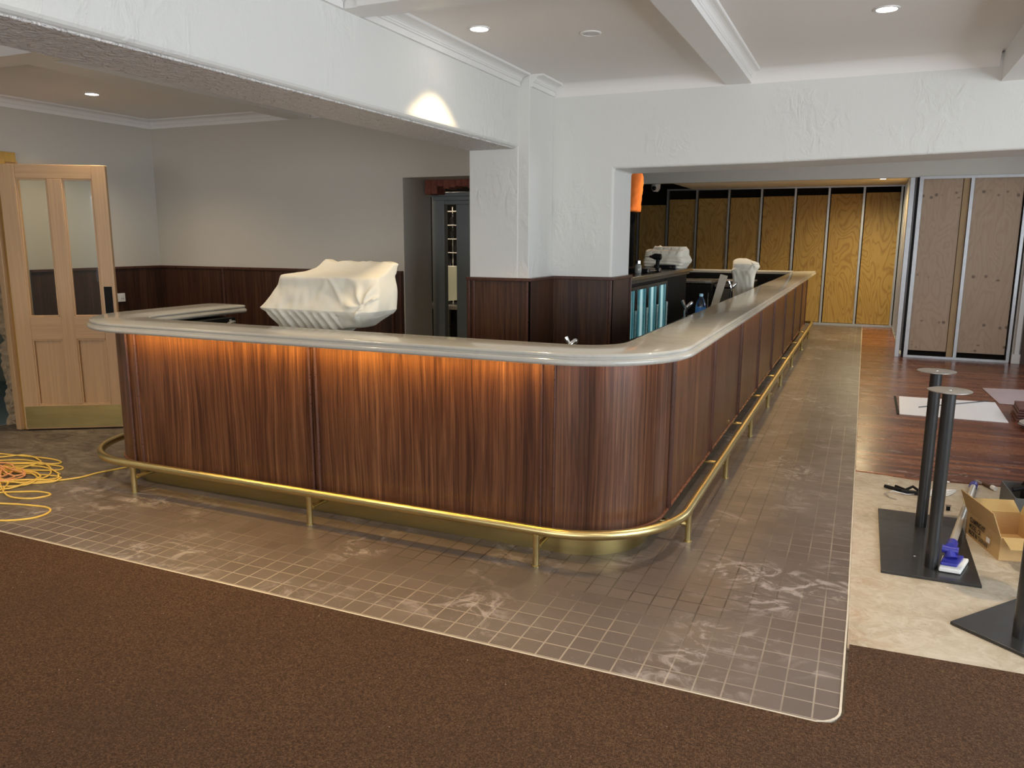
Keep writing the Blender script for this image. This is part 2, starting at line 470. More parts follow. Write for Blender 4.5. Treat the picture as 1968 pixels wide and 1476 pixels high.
def ribbon(bm, A, B, z0, z1):
    """a wall standing between polyline A and polyline B (same length), z0..z1"""
    rows = [[bm.verts.new((*p, z)) for p in L] for L in (A, B) for z in (z0, z1)]
    a0, a1, b0, b1 = rows
    n = len(A)
    for i in range(n - 1):
        bm.faces.new((a0[i], a0[i + 1], a1[i + 1], a1[i])); bm.faces.new((b0[i + 1], b0[i], b1[i], b1[i + 1]))
        bm.faces.new((a1[i], a1[i + 1], b1[i + 1], b1[i])); bm.faces.new((a0[i + 1], a0[i], b0[i], b0[i + 1]))
    bm.faces.new((a0[0], a1[0], b1[0], b0[0])); bm.faces.new((a0[-1], b0[-1], b1[-1], a1[-1]))


def sweep_prof(bm, prof, p0, p1, out):
    """prof (outward, z) closed polygon swept from p0 to p1 (xy)"""
    r = []
    for p in (p0, p1):
        r.append([bm.verts.new((p[0] + out[0] * o, p[1] + out[1] * o, z)) for o, z in prof])
    n = len(prof)
    for i in range(n):
        j = (i + 1) % n
        bm.faces.new((r[0][i], r[0][j], r[1][j], r[1][i]))
    bm.faces.new(list(reversed(r[0]))); bm.faces.new(r[1])


def loft(bm, levels, n=48, ex=4.0, fn=None):
    """levels: (z, x0, x1, y0, y1) superellipse rings"""
    rings = []
    wmax = max(l[2] - l[1] for l in levels); dmax = max(l[4] - l[3] for l in levels)
    fine = []; tot = 0.0; last = None                      # even spacing round the ring
    for i in range(4001):
        a = 2 * PI * i / 4000; ca, sa = math.cos(a), math.sin(a)
        q = (wmax * math.copysign(abs(ca) ** (2 / ex), ca), dmax * math.copysign(abs(sa) ** (2 / ex), sa))
        if last: tot += math.hypot(q[0] - last[0], q[1] - last[1])
        fine.append((tot, q[0] / wmax, q[1] / dmax)); last = q
    spots = []; j = 1
    for k in range(n):
        d = tot * (k + 0.5) / n
        while fine[j][0] < d: j += 1
        f0, f1 = fine[j - 1], fine[j]; g = (d - f0[0]) / max(1e-9, f1[0] - f0[0])
        spots.append((f0[1] + (f1[1] - f0[1]) * g, f0[2] + (f1[2] - f0[2]) * g))
    for z, x0, x1, y0, y1 in levels:
        ring = []
        for nx, ny in spots:
            a = math.atan2(math.copysign(abs(ny) ** (ex / 2), ny), math.copysign(abs(nx) ** (ex / 2), nx))
            px = (x0 + x1) / 2 + (x1 - x0) / 2 * nx
            py = (y0 + y1) / 2 + (y1 - y0) / 2 * ny
            v = Vector((px, py, z))
            if fn: v = fn(v, a)
            ring.append(bm.verts.new(v))
        rings.append(ring)
    for A, B in zip(rings, rings[1:]):
        for k in range(n):
            bm.faces.new((A[k], A[(k + 1) % n], B[(k + 1) % n], B[k]))
    bm.faces.new(list(reversed(rings[0]))); bm.faces.new(rings[-1])


def interp(levels, m):
    out = []
    for i in range((len(levels) - 1) * m + 1):
        t = i / m; k = min(int(t), len(levels) - 2); f = t - k
        P = [levels[max(k - 1, 0)], levels[k], levels[k + 1], levels[min(k + 2, len(levels) - 1)]]
        out.append(tuple(0.5 * (2 * b + (c - a) * f + (2 * a - 5 * b + 4 * c - d) * f * f + (3 * b - a - 3 * c + d) * f ** 3)
                         for a, b, c, d in zip(*P)))
    return out


def BM():
    return bmesh.new()


def tag(o, label=None, cat=None, group=None, kind=None):
    if label: o['label'] = label
    if cat: o['category'] = cat
    if group: o['group'] = group
    if kind: o['kind'] = kind
    return o


def obj(name, bm, mat, parent=None, bevel=0.0, smooth=False, label=None, seg=2, angle=35):
    """link the bmesh (world coordinates) as one object, relative to its parent's world place"""
    bmesh.ops.recalc_face_normals(bm, faces=bm.faces)
    me = bpy.data.meshes.new(name); bm.to_mesh(me); bm.free()
    me.materials.append(M[mat] if isinstance(mat, str) else mat)
    o = bpy.data.objects.new(name, me); COL.objects.link(o)
    if parent:
        mw = Matrix.Identity(4); q = parent; chain = []
        while q: chain.append(q); q = q.parent
        for q in reversed(chain): mw = mw @ q.matrix_basis
        me.transform(mw.inverted()); o.parent = parent
    else:
        if me.vertices:
            c = Vector((sum(v.co.x for v in me.vertices), sum(v.co.y for v in me.vertices), 0)) / len(me.vertices)
            c.z = min(v.co.z for v in me.vertices)
            me.transform(Matrix.Translation(-c)); o.location = c
    if bevel:
        b = o.modifiers.new('bevel', 'BEVEL'); b.width = bevel; b.segments = seg; b.limit_method = 'ANGLE'; b.angle_limit = math.radians(40)
        b.harden_normals = False
    if smooth:
        for p in me.polygons: p.use_smooth = True
        try:
            me.set_sharp_from_angle(angle=math.radians(angle))
        except Exception:
            pass
    if label: o['label'] = label
    return o


def thing(name, loc, label=None, cat=None, group=None, kind=None, rz=0.0):
    o = bpy.data.objects.new(name, None); COL.objects.link(o); o.empty_display_size = 0.1
    o.location = loc; o.rotation_euler = (0, 0, rz)
    return tag(o, label, cat, group, kind)


def box(name, x0, x1, y0, y1, z0, z1, mat, parent=None, bevel=0.0, label=None):
    bm = BM(); bxx(bm, x0, x1, y0, y1, z0, z1)
    return obj(name, bm, mat, parent, bevel, label=label)


def struct(name, x0, x1, y0, y1, z0, z1, mat, bevel=0.0):
    return tag(box(name, x0, x1, y0, y1, z0, z1, mat, None, bevel), kind='structure')


# ------------------------------------------------------------------ floors
struct('floor', -9.0, 6.0, -5.0, 18.0, -0.12, -0.012, 'mortar')
# tiled walkway: L shape with a rounded near corner
bm = BM()
pts = [(-4.62, 2.62), (-0.03, 2.62)] + [(-0.05 + 0.09 * math.sin(a), 2.71 - 0.09 * math.cos(a)) for a in [i * PI / 12 for i in range(1, 7)]] + \
      [(0.05, 3.5), (0.05, 16.1), (-1.3, 16.1), (-1.3, 4.3), (-4.2, 4.3), (-4.35, 3.75), (-4.75, 3.3), (-4.62, 2.95)]
prism(bm, pts, -0.011, 0.0)
tag(obj('tiled_floor', bm, 'tiles'), kind='structure')
# pale metal strip round the tile edge
bm = BM()
o_p = [(-6.6, 2.612), (-0.03, 2.612)] + [(-0.05 + 0.098 * math.sin(a), 2.71 - 0.098 * math.cos(a)) for a in [i * PI / 12 for i in range(1, 7)]] + [(0.055, 3.5), (0.055, 16.1)]
i_p = [(-6.6, 2.62), (-0.03, 2.62)] + [(-0.05 + 0.09 * math.sin(a), 2.71 - 0.09 * math.cos(a)) for a in [i * PI / 12 for i in range(1, 7)]] + [(0.048, 3.5), (0.048, 16.1)]
ribbon(bm, o_p, i_p, -0.011, 0.0025)
tag(obj('trim_1', bm, plain('tile_edge_strip', (0.62, 0.56, 0.46), 0.5, var=0.3)), kind='structure')
# worn mortar bed left of the tiles
bm = BM(); prism(bm, [(-8.8, 2.62), (-4.62, 2.62), (-4.62, 2.95), (-4.75, 3.3), (-4.35, 3.75), (-4.2, 4.3), (-4.2, 7.0), (-8.8, 7.0)], -0.011, -0.002)
tag(obj('mortar_floor', bm, 'mortar'), kind='structure')
struct('bar_aisle_floor', -6.0, -1.3, 6.9, 16.1, -0.011, -0.003, 'mortar')
bm = BM()
prism(bm, [(-9.0, -5.0), (6.0, -5.0), (6.0, 3.0), (0.667, 3.25), (0.064, 3.218), (0.057, 2.70), (0.03, 2.63), (-0.03, 2.61), (-9.0, 2.61)], -0.011, 0.003)
tag(obj('carpeted_floor', bm, 'carpet'), kind='structure')
bm = BM()
ed = [(0.056, 5.86), (0.25, 5.84), (0.42, 5.80), (0.6, 5.84), (0.8, 5.86), (1.07, 5.89), (1.6, 5.92), (6.0, 5.95)]
prism(bm, [(0.056, 3.19), (0.667, 3.22), (6.0, 2.97)] + list(reversed(ed)), -0.011, -0.001)
tag(obj('concrete_floor', bm, 'slab'), kind='structure')
bm = BM(); prism(bm, ed + [(6.0, 16.1), (0.056, 16.1)], -0.011, 0.005)
tag(obj('timber_floor', bm, 'boards'), kind='structure')

# ------------------------------------------------------------------ ceiling, beams, cornices
CZ = 2.70
struct('ceiling', -9.0, 6.0, -5.0, 12.2, CZ, CZ + 0.1, 'ceiling')
struct('ceiling_rear', -3.25, 6.0, 12.2, 16.4, 2.58, 2.68, 'ceiling')
struct('ceiling_far', -6.0, -3.25, 12.2, 16.4, 2.66, 2.76, 'dark_wall')
n_trim = [1]


def trim(bm, mat='trim', smooth=False):
    n_trim[0] += 1
    return tag(obj('trim_%d' % n_trim[0], bm, mat, smooth=smooth, angle=30), kind='structure')


def cornice(p0, p1, out, z0=2.62, s=1.0):
    pr = [(0, z0), (0.016 * s, z0), (0.016 * s, z0 + 0.030), (0.024 * s, z0 + 0.033), (0.026 * s, z0 + 0.040)]
    for i in range(6):
        a = i / 5 * PI / 2
        pr.append((0.030 * s + 0.05 * s * (1 - math.cos(a)), z0 + 0.042 + 0.026 * math.sin(a)))
    pr += [(0.088 * s, z0 + 0.070), (0.094 * s, z0 + 0.08), (0, z0 + 0.08)]
    bm = BM(); sweep_prof(bm, pr, p0, p1, out)
    return trim(bm)


def beam(x0, x1, y0, y1, z0=2.62):
    bm = BM(); bxx(bm, x0, x1, y0, y1, z0, CZ + 0.02); return trim(bm)


# main beam between the two rooms and its pier
bm = BM(); bxx(bm, -2.665, -2.262, -4.0, 5.25, 2.222, CZ)
b = tag(obj('wall_beam', bm, 'stucco', bevel=0.03, seg=4), kind='structure')
bm = BM(); bxx(bm, -2.640, -2.287, -4.0, 5.195, 2.2135, 2.2225)
b = tag(obj('trim_20', bm, 'stucco_rough', bevel=0.004), kind='structure')
struct('wall_pier', -2.645, -2.262, 5.2, 5.70, 0.0, 2.23, 'stucco', 0.006)
struct('wall_pilaster', -2.29, -2.18, 5.205, 5.66, 0.0, CZ, 'stucco', 0.004)
cornice((-2.262, -4.0), (-2.262, 3.17), (1, 0)); cornice((-2.262, 3.33), (-2.262, 5.19), (1, 0))
cornice((-2.18, 5.215), (-2.18, 5.65), (1, 0))
# ceiling grid of shallow beams
beam(-2.262, 3.25, 3.175, 3.335); beam(-6.5, -2.665, 3.20, 3.40)
beam(-0.93, -0.79, 3.335, 5.66); beam(-0.93, -0.79, -4.0, 3.175)
beam(0.655, 0.95, -4.0, 5.66, 2.53); beam(-4.71, -4.50, 3.40, 5.80)  # right beam stands in for a dark opening, deepened for its shaded side
for s, x in ((-1, -0.93), (1, -0.79)):
    cornice((x, 3.335), (x, 5.66), (s, 0), s=0.75)
for a, b2 in ((-2.17, -0.93), (-0.79, 0.64)):
    cornice((a, 3.335), (b2, 3.335), (0, 1), s=0.7); cornice((a, 3.175), (b2, 3.175), (0, -1), s=0.7)
cornice((-4.71, 3.4), (-4.71, 5.8), (-1, 0), s=0.5); cornice((-4.50, 3.4), (-4.50, 5.8), (1, 0), s=0.5)
cornice((-6.42, 3.4), (-6.42, 5.83), (1, 0), s=0.9); cornice((-6.4, 5.83), (-2.7, 5.83), (0, -1), s=0.9)


def cove(p0, p1, out, z0=2.615, d=0.085):
    pr = [(0, CZ), (0, z0)] + [(d * (1 - math.cos(a)), z0 + d * math.sin(a)) for a in [i * PI / 16 for i in range(1, 9)]]
    bm = BM(); sweep_prof(bm, pr, p0, p1, out); return trim(bm, 'ceiling', True)


cove((-2.18, 5.66), (-0.93, 5.66), (0, -1)); cove((-0.79, 5.66), (0.64, 5.66), (0, -1)); cove((0.95, 5.66), (3.3, 5.66), (0, -1))

# ------------------------------------------------------------------ walls
# wall with the wide opening
bm = BM()
prof_o = [(-2.29, 0), (-1.706, 0), (-1.706, 2.098), (-0.6, 2.105), (0.8, 2.135), (3.4, 2.17), (3.4, CZ), (-2.29, CZ)]
fa = [bm.verts.new((x, 5.66, z)) for x, z in prof_o]; fb = [bm.verts.new((x, 6.14, z)) for x, z in prof_o]
bm.faces.new(fa); bm.faces.new(list(reversed(fb)))
for k in range(len(fa)):
    bm.faces.new((fa[k], fb[k], fb[(k + 1) % len(fa)], fa[(k + 1) % len(fa)]))
tag(obj('wall_opening', bm, 'stucco', bevel=0.018, seg=4), kind='structure')
# left room
bm = BM()
prof_o = [(-6.9, 0), (-3.59, 0), (-3.59, 2.095), (-2.64, 2.095), (-2.64, CZ), (-6.9, CZ)]
fa = [bm.verts.new((x, 5.83, z)) for x, z in prof_o]; fb = [bm.verts.new((x, 6.30, z)) for x, z in prof_o]
bm.faces.new(fa); bm.faces.new(list(reversed(fb)))
for k in range(len(fa)):
    bm.faces.new((fa[k], fb[k], fb[(k + 1) % len(fa)], fa[(k + 1) % len(fa)]))
tag(obj('wall_left_back', bm, 'wall', bevel=0.004), kind='structure')
struct('wall_behind_pier', -2.80, -2.64, 5.71, 6.9, 0, CZ, 'wall')
struct('wall_left', -6.66, -6.42, 4.42, 5.83, 0, CZ, 'wall')
struct('wall_left_front', -6.66, -6.42, -5.0, 3.30, 0, CZ, 'wall')
struct('wall_over_door', -6.66, -6.42, 3.30, 4.42, 2.20, CZ, 'wall')
# broken reveal of the old doorway
bm = BM()
g = {}
for i in range(76):
    for j in range(10):
        z = i * 0.029; x = -6.66 + j * 0.0245
        g[i, j] = bm.verts.new((x, 4.30 - 0.05 * mnoise.noise(Vector((x * 18, 0, z * 9))) - 0.03 * mnoise.noise(Vector((x * 40, 5, z * 30))) + random.uniform(-0.006, 0.006), z))
for i in range(75):
    for j in range(9): bm.faces.new((g[i, j], g[i, j + 1], g[i + 1, j + 1], g[i + 1, j]))
bxx(bm, -6.655, -6.43, 4.35, 4.43, 0.0, 2.17)
tag(obj('wall_broken_reveal', bm, 'rubble'), kind='structure')
struct('wall_passage', -9.0, -8.9, 2.0, 7.0, 0, CZ, 'greenish')
struct('wall_passage_end', -9.0, -6.66, 5.6, 5.7, 0, CZ, 'greenish')
struct('passage_floor', -8.9, -6.68, 3.0, 5.6, -0.002, 0.004, 'teal_floor')
# boundaries out of view
struct('wall_rear', -9.0, 6.0, -5.0, -4.6, 0, 0.75, 'wall')
struct('wall_rear_top', -9.0, 6.0, -5.0, -4.6, 2.45, CZ, 'wall')
struct('wall_rear_left', -9.0, -3.8, -5.0, -4.6, 0.75, 2.45, 'wall')
struct('wall_rear_right', 1.4, 6.0, -5.0, -4.6, 0.75, 2.45, 'wall')
struct('wall_right', 3.30, 3.6, -4.6, -0.4, 0, CZ, 'wall')
struct('wall_right_far', 3.30, 3.6, 3.6, 6.14, 0, CZ, 'wall')
struct('wall_right_sill', 3.30, 3.6, -0.4, 3.6, 0, 0.7, 'wall')
struct('wall_right_top', 3.30, 3.6, -0.4, 3.6, 2.4, CZ, 'wall')
struct('wall_side_far', 2.75, 3.0, 6.14, 7.3, 0, CZ, 'wall')
struct('wall_side_far_end', 2.75, 3.0, 10.7, 12.2, 0, CZ, 'wall')
struct('wall_side_sill', 2.75, 3.0, 7.3, 10.7, 0, 0.8, 'wall')
struct('wall_side_top', 2.75, 3.0, 7.3, 10.7, 2.4, CZ, 'wall')


def window(n, plane, c0, c1, z0, z1, at):
    t = thing('window_%d' % n, ((at, (c0 + c1) / 2, z0) if plane == 'x' else ((c0 + c1) / 2, at, z0)), kind='structure')
    bm = BM()
    def bar(a0, a1, b0, b1):
        if plane == 'x': bxx(bm, at - 0.03, at + 0.03, a0, a1, b0, b1)
        else: bxx(bm, a0, a1, at - 0.03, at + 0.03, b0, b1)
    bar(c0, c1, z0, z0 + 0.06); bar(c0, c1, z1 - 0.06, z1)
    k = 4
    for i in range(k + 1):
        c = c0 + (c1 - c0) * i / k
        bar(max(c0, c - 0.03), min(c1, c + 0.03), z0, z1)
    obj('window_frame', bm, 'trim', t)


window(1, 'x', -0.4, 3.6, 0.7, 2.4, 3.34); window(2, 'y', -3.8, 1.4, 0.75, 2.45, -4.68 + 0.4); window(3, 'x', 7.3, 10.7, 0.8, 2.4, 2.80)
# bulkhead in the far half of the bar room
bm = BM(); bxx(bm, -3.25, 4.0, 12.13, 12.24, 2.43, CZ)
tag(obj('wall_bulkhead', bm, plain('bulkhead_paint', (0.66, 0.64, 0.57), 0.6, var=0.02), bevel=0.008), kind='structure')
struct('wall_bar_left', -5.4, -5.2, 6.4, 16.5, 0, CZ, 'dark_wall')
struct('wall_bar_near', -5.4, -3.05, 8.7, 8.8, 0, CZ, 'dark_wall')
struct('wall_fridge_side', -2.64, -2.52, 6.14, 7.3, 0, CZ, 'dark_wall')

# far wall: dark void painted as a black lining, steel studs, plywood sheets
wb = thing('wall_back', (-1.7, 16.2, 0), kind='structure')
box('void_board', -5.4, 3.2, 16.24, 16.34, 0, 2.75, 'dark_wall', wb)  # black board where there is only a dark gap
xs = [0.521, -0.10, -0.697, -1.291, -1.906, -2.52, -3.144, -3.726, -4.33, -4.93]
tops = [2.455, 2.44, 2.425, 2.415, 2.40, 2.395, 2.385, 2.28, 2.28]
for i in range(len(xs) - 1):
    box('plywood_sheet', xs[i + 1] + 0.035, xs[i] - 0.012, 16.165, 16.185, 0.05, tops[i], 'ply_yellow', wb, 0.002)
for x in xs[:-1]:
    bm = BM(); bxx(bm, x - 0.018, x + 0.018, 16.13, 16.15, 0.02, 2.585)
    bxx(bm, x + 0.014, x + 0.018, 16.15, 16.235, 0.02, 2.585)
    obj('stud', bm, 'steel', wb)
bm = BM(); bxx(bm, -5.2, 0.55, 16.11, 16.16, 0.0, 0.045); bxx(bm, -3.74, 0.55, 16.11, 16.16, 2.555, 2.585)
obj('stud_track', bm, 'steel', wb)
# steel studs of the partition running towards us
wp = thing('wall_partition', (0.60, 14.2, 0), kind='structure')
for y in (12.75, 13.35, 13.95, 14.55, 15.15, 15.75):
    bm = BM(); bxx(bm, 0.545, 0.555, y, y + 0.035, 0.02, 2.56); bxx(bm, 0.555, 0.64, y + 0.031, y + 0.035, 0.02, 2.56); obj('stud', bm, 'steel', wp)
for y in (12.75, 13.35, 13.95, 14.55, 15.15):
    box('plywood_sheet', 0.645, 0.66, y + 0.02, y + 0.60, 0.05, 2.45, 'ply_yellow', wp)
bm = BM(); bxx(bm, 0.545, 0.64, 12.2, 16.12, 0.0, 0.03); bxx(bm, 0.545, 0.64, 12.25, 16.12, 2.55, 2.58); obj('stud_track', bm, 'steel', wp)
# framed sheets of the partition's near end
wf = thing('wall_partition_end', (1.2, 12.15, 0), kind='structure')
bm = BM(); bxx(bm, 0.478, 0.535, 12.12, 12.20, 0.0, 2.43)
obj('corner_stud', bm, 'steel', wf, 0.003)
box('stud', 0.560, 0.590, 12.12, 12.145, 0.0, 2.43, 'black', wf)
for x0, x1 in ((0.592, 0.640), (1.195, 1.235), (1.815, 1.852)):
    bm = BM(); bxx(bm, x0, x1, 12.12, 12.14, 0.0, 2.44); bxx(bm, x0, x0 + 0.004, 12.14, 12.21, 0.0, 2.44); obj('stud', bm, 'steel', wf)
bm = BM(); bxx(bm, 0.59, 1.85, 12.115, 12.14, 0.0, 0.035); bxx(bm, 0.59, 1.85, 12.115, 12.14, 2.405, 2.44); obj('stud_track', bm, 'steel', wf)
box('backing', 0.59, 1.86, 12.215, 12.225, 0.0, 2.6, 'dark_wall', wf)
for x0, x1, xb in ((0.63, 1.11, 0.66), (1.24, 1.80, 1.24)):
    bm = BM(); prism(bm, [(x0, 12.165), (x1, 12.165), (x1, 12.18), (x0, 12.18)], 0.10, 2.41); obj('plywood_sheet', bm, 'ply_pink', wf, 0.002)
box('nogging', 1.115, 1.19, 12.15, 12.20, 0.03, 2.41, plain('pine_stud', (0.42, 0.28, 0.14), 0.6, var=0.15), wf)  # plain pine tone with slight random variation
struct('wall_partition_right', 1.875, 3.0, 12.13, 12.3, 0, 2.45, 'wall')
struct('trim_30', 1.90, 1.955, 12.09, 12.13, 0, 2.45, 'trim')
struct('trim_31', 1.87, 2.02, 12.07, 12.13, 0, 0.13, 'trim')
struct('door_2', 1.97, 2.75, 12.05, 12.09, 0.0, 2.1, plain('dark_stained_door', (0.07, 0.045, 0.03), 0.5), 0.004)

# doorway at the back of the left room: brick lintel, architrave, grey door
bm = BM()
for i in range(14):
    x = -3.56 + i * 0.06
    bxx(bm, x, x + 0.062, 6.14, 6.30, 2.03 + random.uniform(-0.012, 0.012) + (0.0 if i > 1 else -0.05), 2.10)
tag(obj('wall_brick_lintel', bm, 'brick', bevel=0.01), kind='structure')
ar = thing('door_frame', (-3.2, 6.36, 0), kind='structure')
bm = BM(); bxx(bm, -3.60, -3.475, 6.33, 6.40, 0, 1.99); obj('jamb', bm, 'grey_paint', ar, 0.004)
bm = BM(); bxx(bm, -3.475, -2.80, 6.335, 6.40, 1.895, 1.93); bxx(bm, -3.58, -2.80, 6.31, 6.40, 1.93, 1.965); bxx(bm, -3.60, -2.80, 6.29, 6.40, 1.965, 2.0)
obj('head', bm, 'grey_paint', ar, 0.004)
tag(box('door_3', -3.372, -2.80, 6.37, 6.41, 0.0, 1.895, 'grey_paint'), kind='structure')
struct('wall_kitchen', -5.0, -2.65, 8.0, 8.1, 0, CZ, 'black')
struct('wall_kitchen_left', -4.6, -4.5, 6.3, 8.0, 0, CZ, 'dark_wall')

# ------------------------------------------------------------------ walnut wainscot on the walls
WZ = 1.322


def wains(name, pts, seams, cap_out):
    t = thing(name, (sum(p[0] for p in pts) / len(pts), sum(p[1] for p in pts) / len(pts), 0), kind='structure')
    for (x0, y0), (x1, y1) in zip(pts, pts[1:]):
        d = Vector((x1 - x0, y1 - y0, 0)); L = d.length; d.normalize(); nn = Vector((d.y, -d.x, 0))
        bm = BM(); a = Vector((x0, y0, 0)); e = Vector((x1, y1, 0))
        prism(bm, [tuple((a)[:2]), tuple((e)[:2]), tuple((e - nn * 0.02)[:2]), tuple((a - nn * 0.02)[:2])], 0.0, WZ - 0.02)
        obj('panel', bm, 'walnut_dark', t, 0.001)
    ol = []; il = []
    n = len(pts)
    for i, p in enumerate(pts):
        def nr(a, b):
            d = Vector((b[0] - a[0], b[1] - a[1])).normalized(); return Vector((d.y, -d.x))
        if i == 0: m = nr(pts[0], pts[1])
        elif i == n - 1: m = nr(pts[-2], pts[-1])
        else:
            a, b = nr(pts[i - 1], p), nr(p, pts[i + 1]); m = (a + b) / (1 + a.dot(b))
        ol.append(tuple(Vector(p) + m * 0.016)); il.append(tuple(Vector(p) - m * 0.02))
    bm = BM(); ribbon(bm, ol, il, WZ - 0.022, WZ); obj('cap_rail', bm, 'walnut_trim', t, 0.003)
    for sx, sy in seams:
        bm = BM(); bxx(bm, sx - 0.009, sx + 0.009, sy - 0.009, sy + 0.009, 0.0, WZ - 0.022); obj('trim_strip', bm, 'walnut_trim', t, 0.003)
    return t


wains('wall_panelling', [(-6.40, 4.46), (-6.40, 5.81), (-3.60, 5.81)], [(-5.59, 5.805), (-4.6, 5.805), (-3.615, 5.805), (-3.70, 5.805)], 1)
wains('wall_panelling', [(-2.66, 5.18), (-2.205, 5.18), (-2.16, 5.18), (-2.16, 5.64), (-1.69, 5.64), (-1.69, 6.14)],
      [(-2.60, 5.176), (-2.64, 5.176), (-2.176, 5.176), (-1.72, 5.636), (-1.70, 5.63), (-1.686, 6.12)], 1)


# ------------------------------------------------------------------ the bar
def bar_path(o, n=14, xl=-4.18, y_end=4.62, r=0.45, y_far=14.52, far=True, xs_=-0.882, yf=3.54):
    """outline of the bar at distance o outside the face of the panels"""
    P = [(xl - r - o, y_end), (xl - r - o, yf + r)]
    P += [(xl - (r + o) * math.cos(i / n * PI / 2), yf + r - (r + o) * math.sin(i / n * PI / 2)) for i in range(1, n + 1)]
    P += [(xs_ - r, yf - o)]
    P += [(xs_ - r + (r + o) * math.sin(i / n * PI / 2), yf + r - (r + o) * math.cos(i / n * PI / 2)) for i in range(1, n + 1)]
    P += [(xs_ + o, y_far + o)]
    if far: P += [(-4.6, y_far + o)]
    return P


bar = thing('bar_counter', (-2.7, 4.0, 0), 'long L-shaped walnut panelled bar base with brass kick plate and glowing amber underside', 'bar counter')
# core
bm = BM(); ribbon(bm, bar_path(-0.02), bar_path(-0.26, r=0.45), 0.15, 1.0); obj('core', bm, 'black', bar)
# kick plates
seg = bar_path(-0.08); seg2 = bar_path(-0.10)


def part_path(o, i0, i1):
    return bar_path(o)[i0:i1]


NP = 14
# indices: 0,1 left line; 1..15 left arc; 16 = start of right arc; 16..30 right arc; 31 far; 32
for nm, i0, i1, lab in (('kick_plate', 0, 2, None), ('kick_plate', 1, 16, None), ('kick_plate', 15, 17, None), ('kick_plate', 16, 31, 'bright curved brass kick plate at the bar corner'), ('kick_plate', 30, 33, None)):
    bm = BM(); ribbon(bm, part_path(-0.08, i0, i1), part_path(-0.095, i0, i1), 0.0, 0.155)
    obj(nm, bm, 'brass_plate', bar, smooth=True, label=lab)
bm = BM(); ribbon(bm, bar_path(-0.005), bar_path(-0.09), 0.148, 0.156); obj('plinth_rail', bm, 'walnut_trim', bar)
# panels: front three between pairs of trims, curved ends, the long side
XF = [-4.18, -2.775, -1.375]


def panel(A, B, mat, lab=None):
    bm = BM(); ribbon(bm, A, B, 0.155, 1.013); return obj('panel', bm, mat, bar, smooth=True, label=lab)


def strip(p, q, nrm, w=0.016, d=0.014):
    """vertical moulding between p and q... one half-round bead at p"""
    bm = BM(); n = 8; r = w / 2
    ring0 = []; ring1 = []
    t = Vector((-nrm[1], nrm[0]))
    for i in range(n + 1):
        a = PI * i / n
        c = Vector(p) + t * (math.cos(a) * r) + Vector(nrm) * (math.sin(a) * d)
        ring0.append(bm.verts.new((*c, 0.150))); ring1.append(bm.verts.new((*c, 1.013)))
    for i in range(n):
        bm.faces.new((ring0[i], ring0[i + 1], ring1[i + 1], ring1[i]))
    bm.faces.new(ring0 + []); bm.faces.new(list(reversed(ring1))); bm.faces.new((ring0[0], ring1[0], ring1[-1], ring0[-1]))
    return obj('trim_strip', bm, 'walnut_trim', bar, smooth=True)


panel(part_path(0, 0, 16), part_path(-0.02, 0, 16), 'walnut_left', 'curved left end panel')
FX = [(-4.18, -2.818), (-2.770, -1.408)]
for a, b in FX:
    panel([(a, 3.54), (b, 3.54)], [(a, 3.56), (b, 3.56)], 'walnut')
for a, b in ((-2.812, -2.776),):
    panel([(a, 3.546), (b, 3.546)], [(a, 3.566), (b, 3.566)], 'walnut')
panel([(-1.402, 3.542), (-1.340, 3.542)], [(-1.402, 3.562), (-1.340, 3.562)], 'walnut')
panel(part_path(0, 16, 31), part_path(-0.02, 16, 31), 'walnut', 'curved corner panel')
for x in (-4.245, -4.170, -2.815, -2.773, -1.405, -1.336):
    strip((x, 3.54), None, (0, -1))
SY = [4.005, 4.12, 5.46, 6.62, 7.98, 9.18, 10.67, 12.2, 13.6, 14.50]
sy = [4.12, 5.40, 6.68, 7.96, 9.24, 10.60, 12.05, 13.45, 14.52]
for i in range(len(sy) - 1):
    a, b = sy[i] + 0.012, sy[i + 1] - 0.036
    panel([(-0.882, a), (-0.882, b)], [(-0.902, a), (-0.902, b)], 'walnut')
    bm = BM(); bxx(bm, -0.884, -0.866, a + 0.01, b - 0.01, 0.146, 0.160); obj('bottom_bead', bm, plain('lit_walnut_bead', (0.34, 0.12, 0.05), 0.35) if i == 0 else 'walnut_bead', bar, 0.003) if False else None
for y in sy:
    strip((-0.882, y - 0.030), None, (1, 0)); strip((-0.882, y + 0.006), None, (1, 0))
panel([(-0.884, 4.003), (-0.884, 4.085)], [(-0.904, 4.003), (-0.904, 4.085)], 'walnut')
panel([(-0.882, 14.52), (-4.6, 14.52)], [(-0.9, 14.50), (-4.6, 14.50)], 'walnut')
bm = BM(); ribbon(bm, bar_path(0.012), bar_path(-0.01), 0.146, 0.160); obj('bottom_bead', bm, plain('walnut_bead', (0.20, 0.08, 0.045), 0.28), bar, 0.004, smooth=True)
# inner lining
bm = BM(); ribbon(bm, bar_path(-0.262), bar_path(-0.275), 0.0, 1.0); obj('inner_lining', bm, 'black', bar)
# led strips under the counter
bm = BM(); bxx(bm, -4.20, -1.36, 3.462, 3.474, 1.0122, 1.0146); obj('light_strip', bm, 'led', bar, label='glowing amber light strip')
bm = BM(); bxx(bm, -0.832, -0.822, 4.10, 14.4, 1.0122, 1.0146); obj('light_strip', bm, 'led_soft', bar, label='glowing amber light strip')
bm = BM(); ribbon(bm, part_path(0.062, 17, 30), part_path(0.052, 17, 30), 1.0122, 1.0146); obj('light_strip', bm, emit('amber_led_strip_corner', (1.0, 0.45, 0.16), 6.0), bar, label='dim amber light strip')

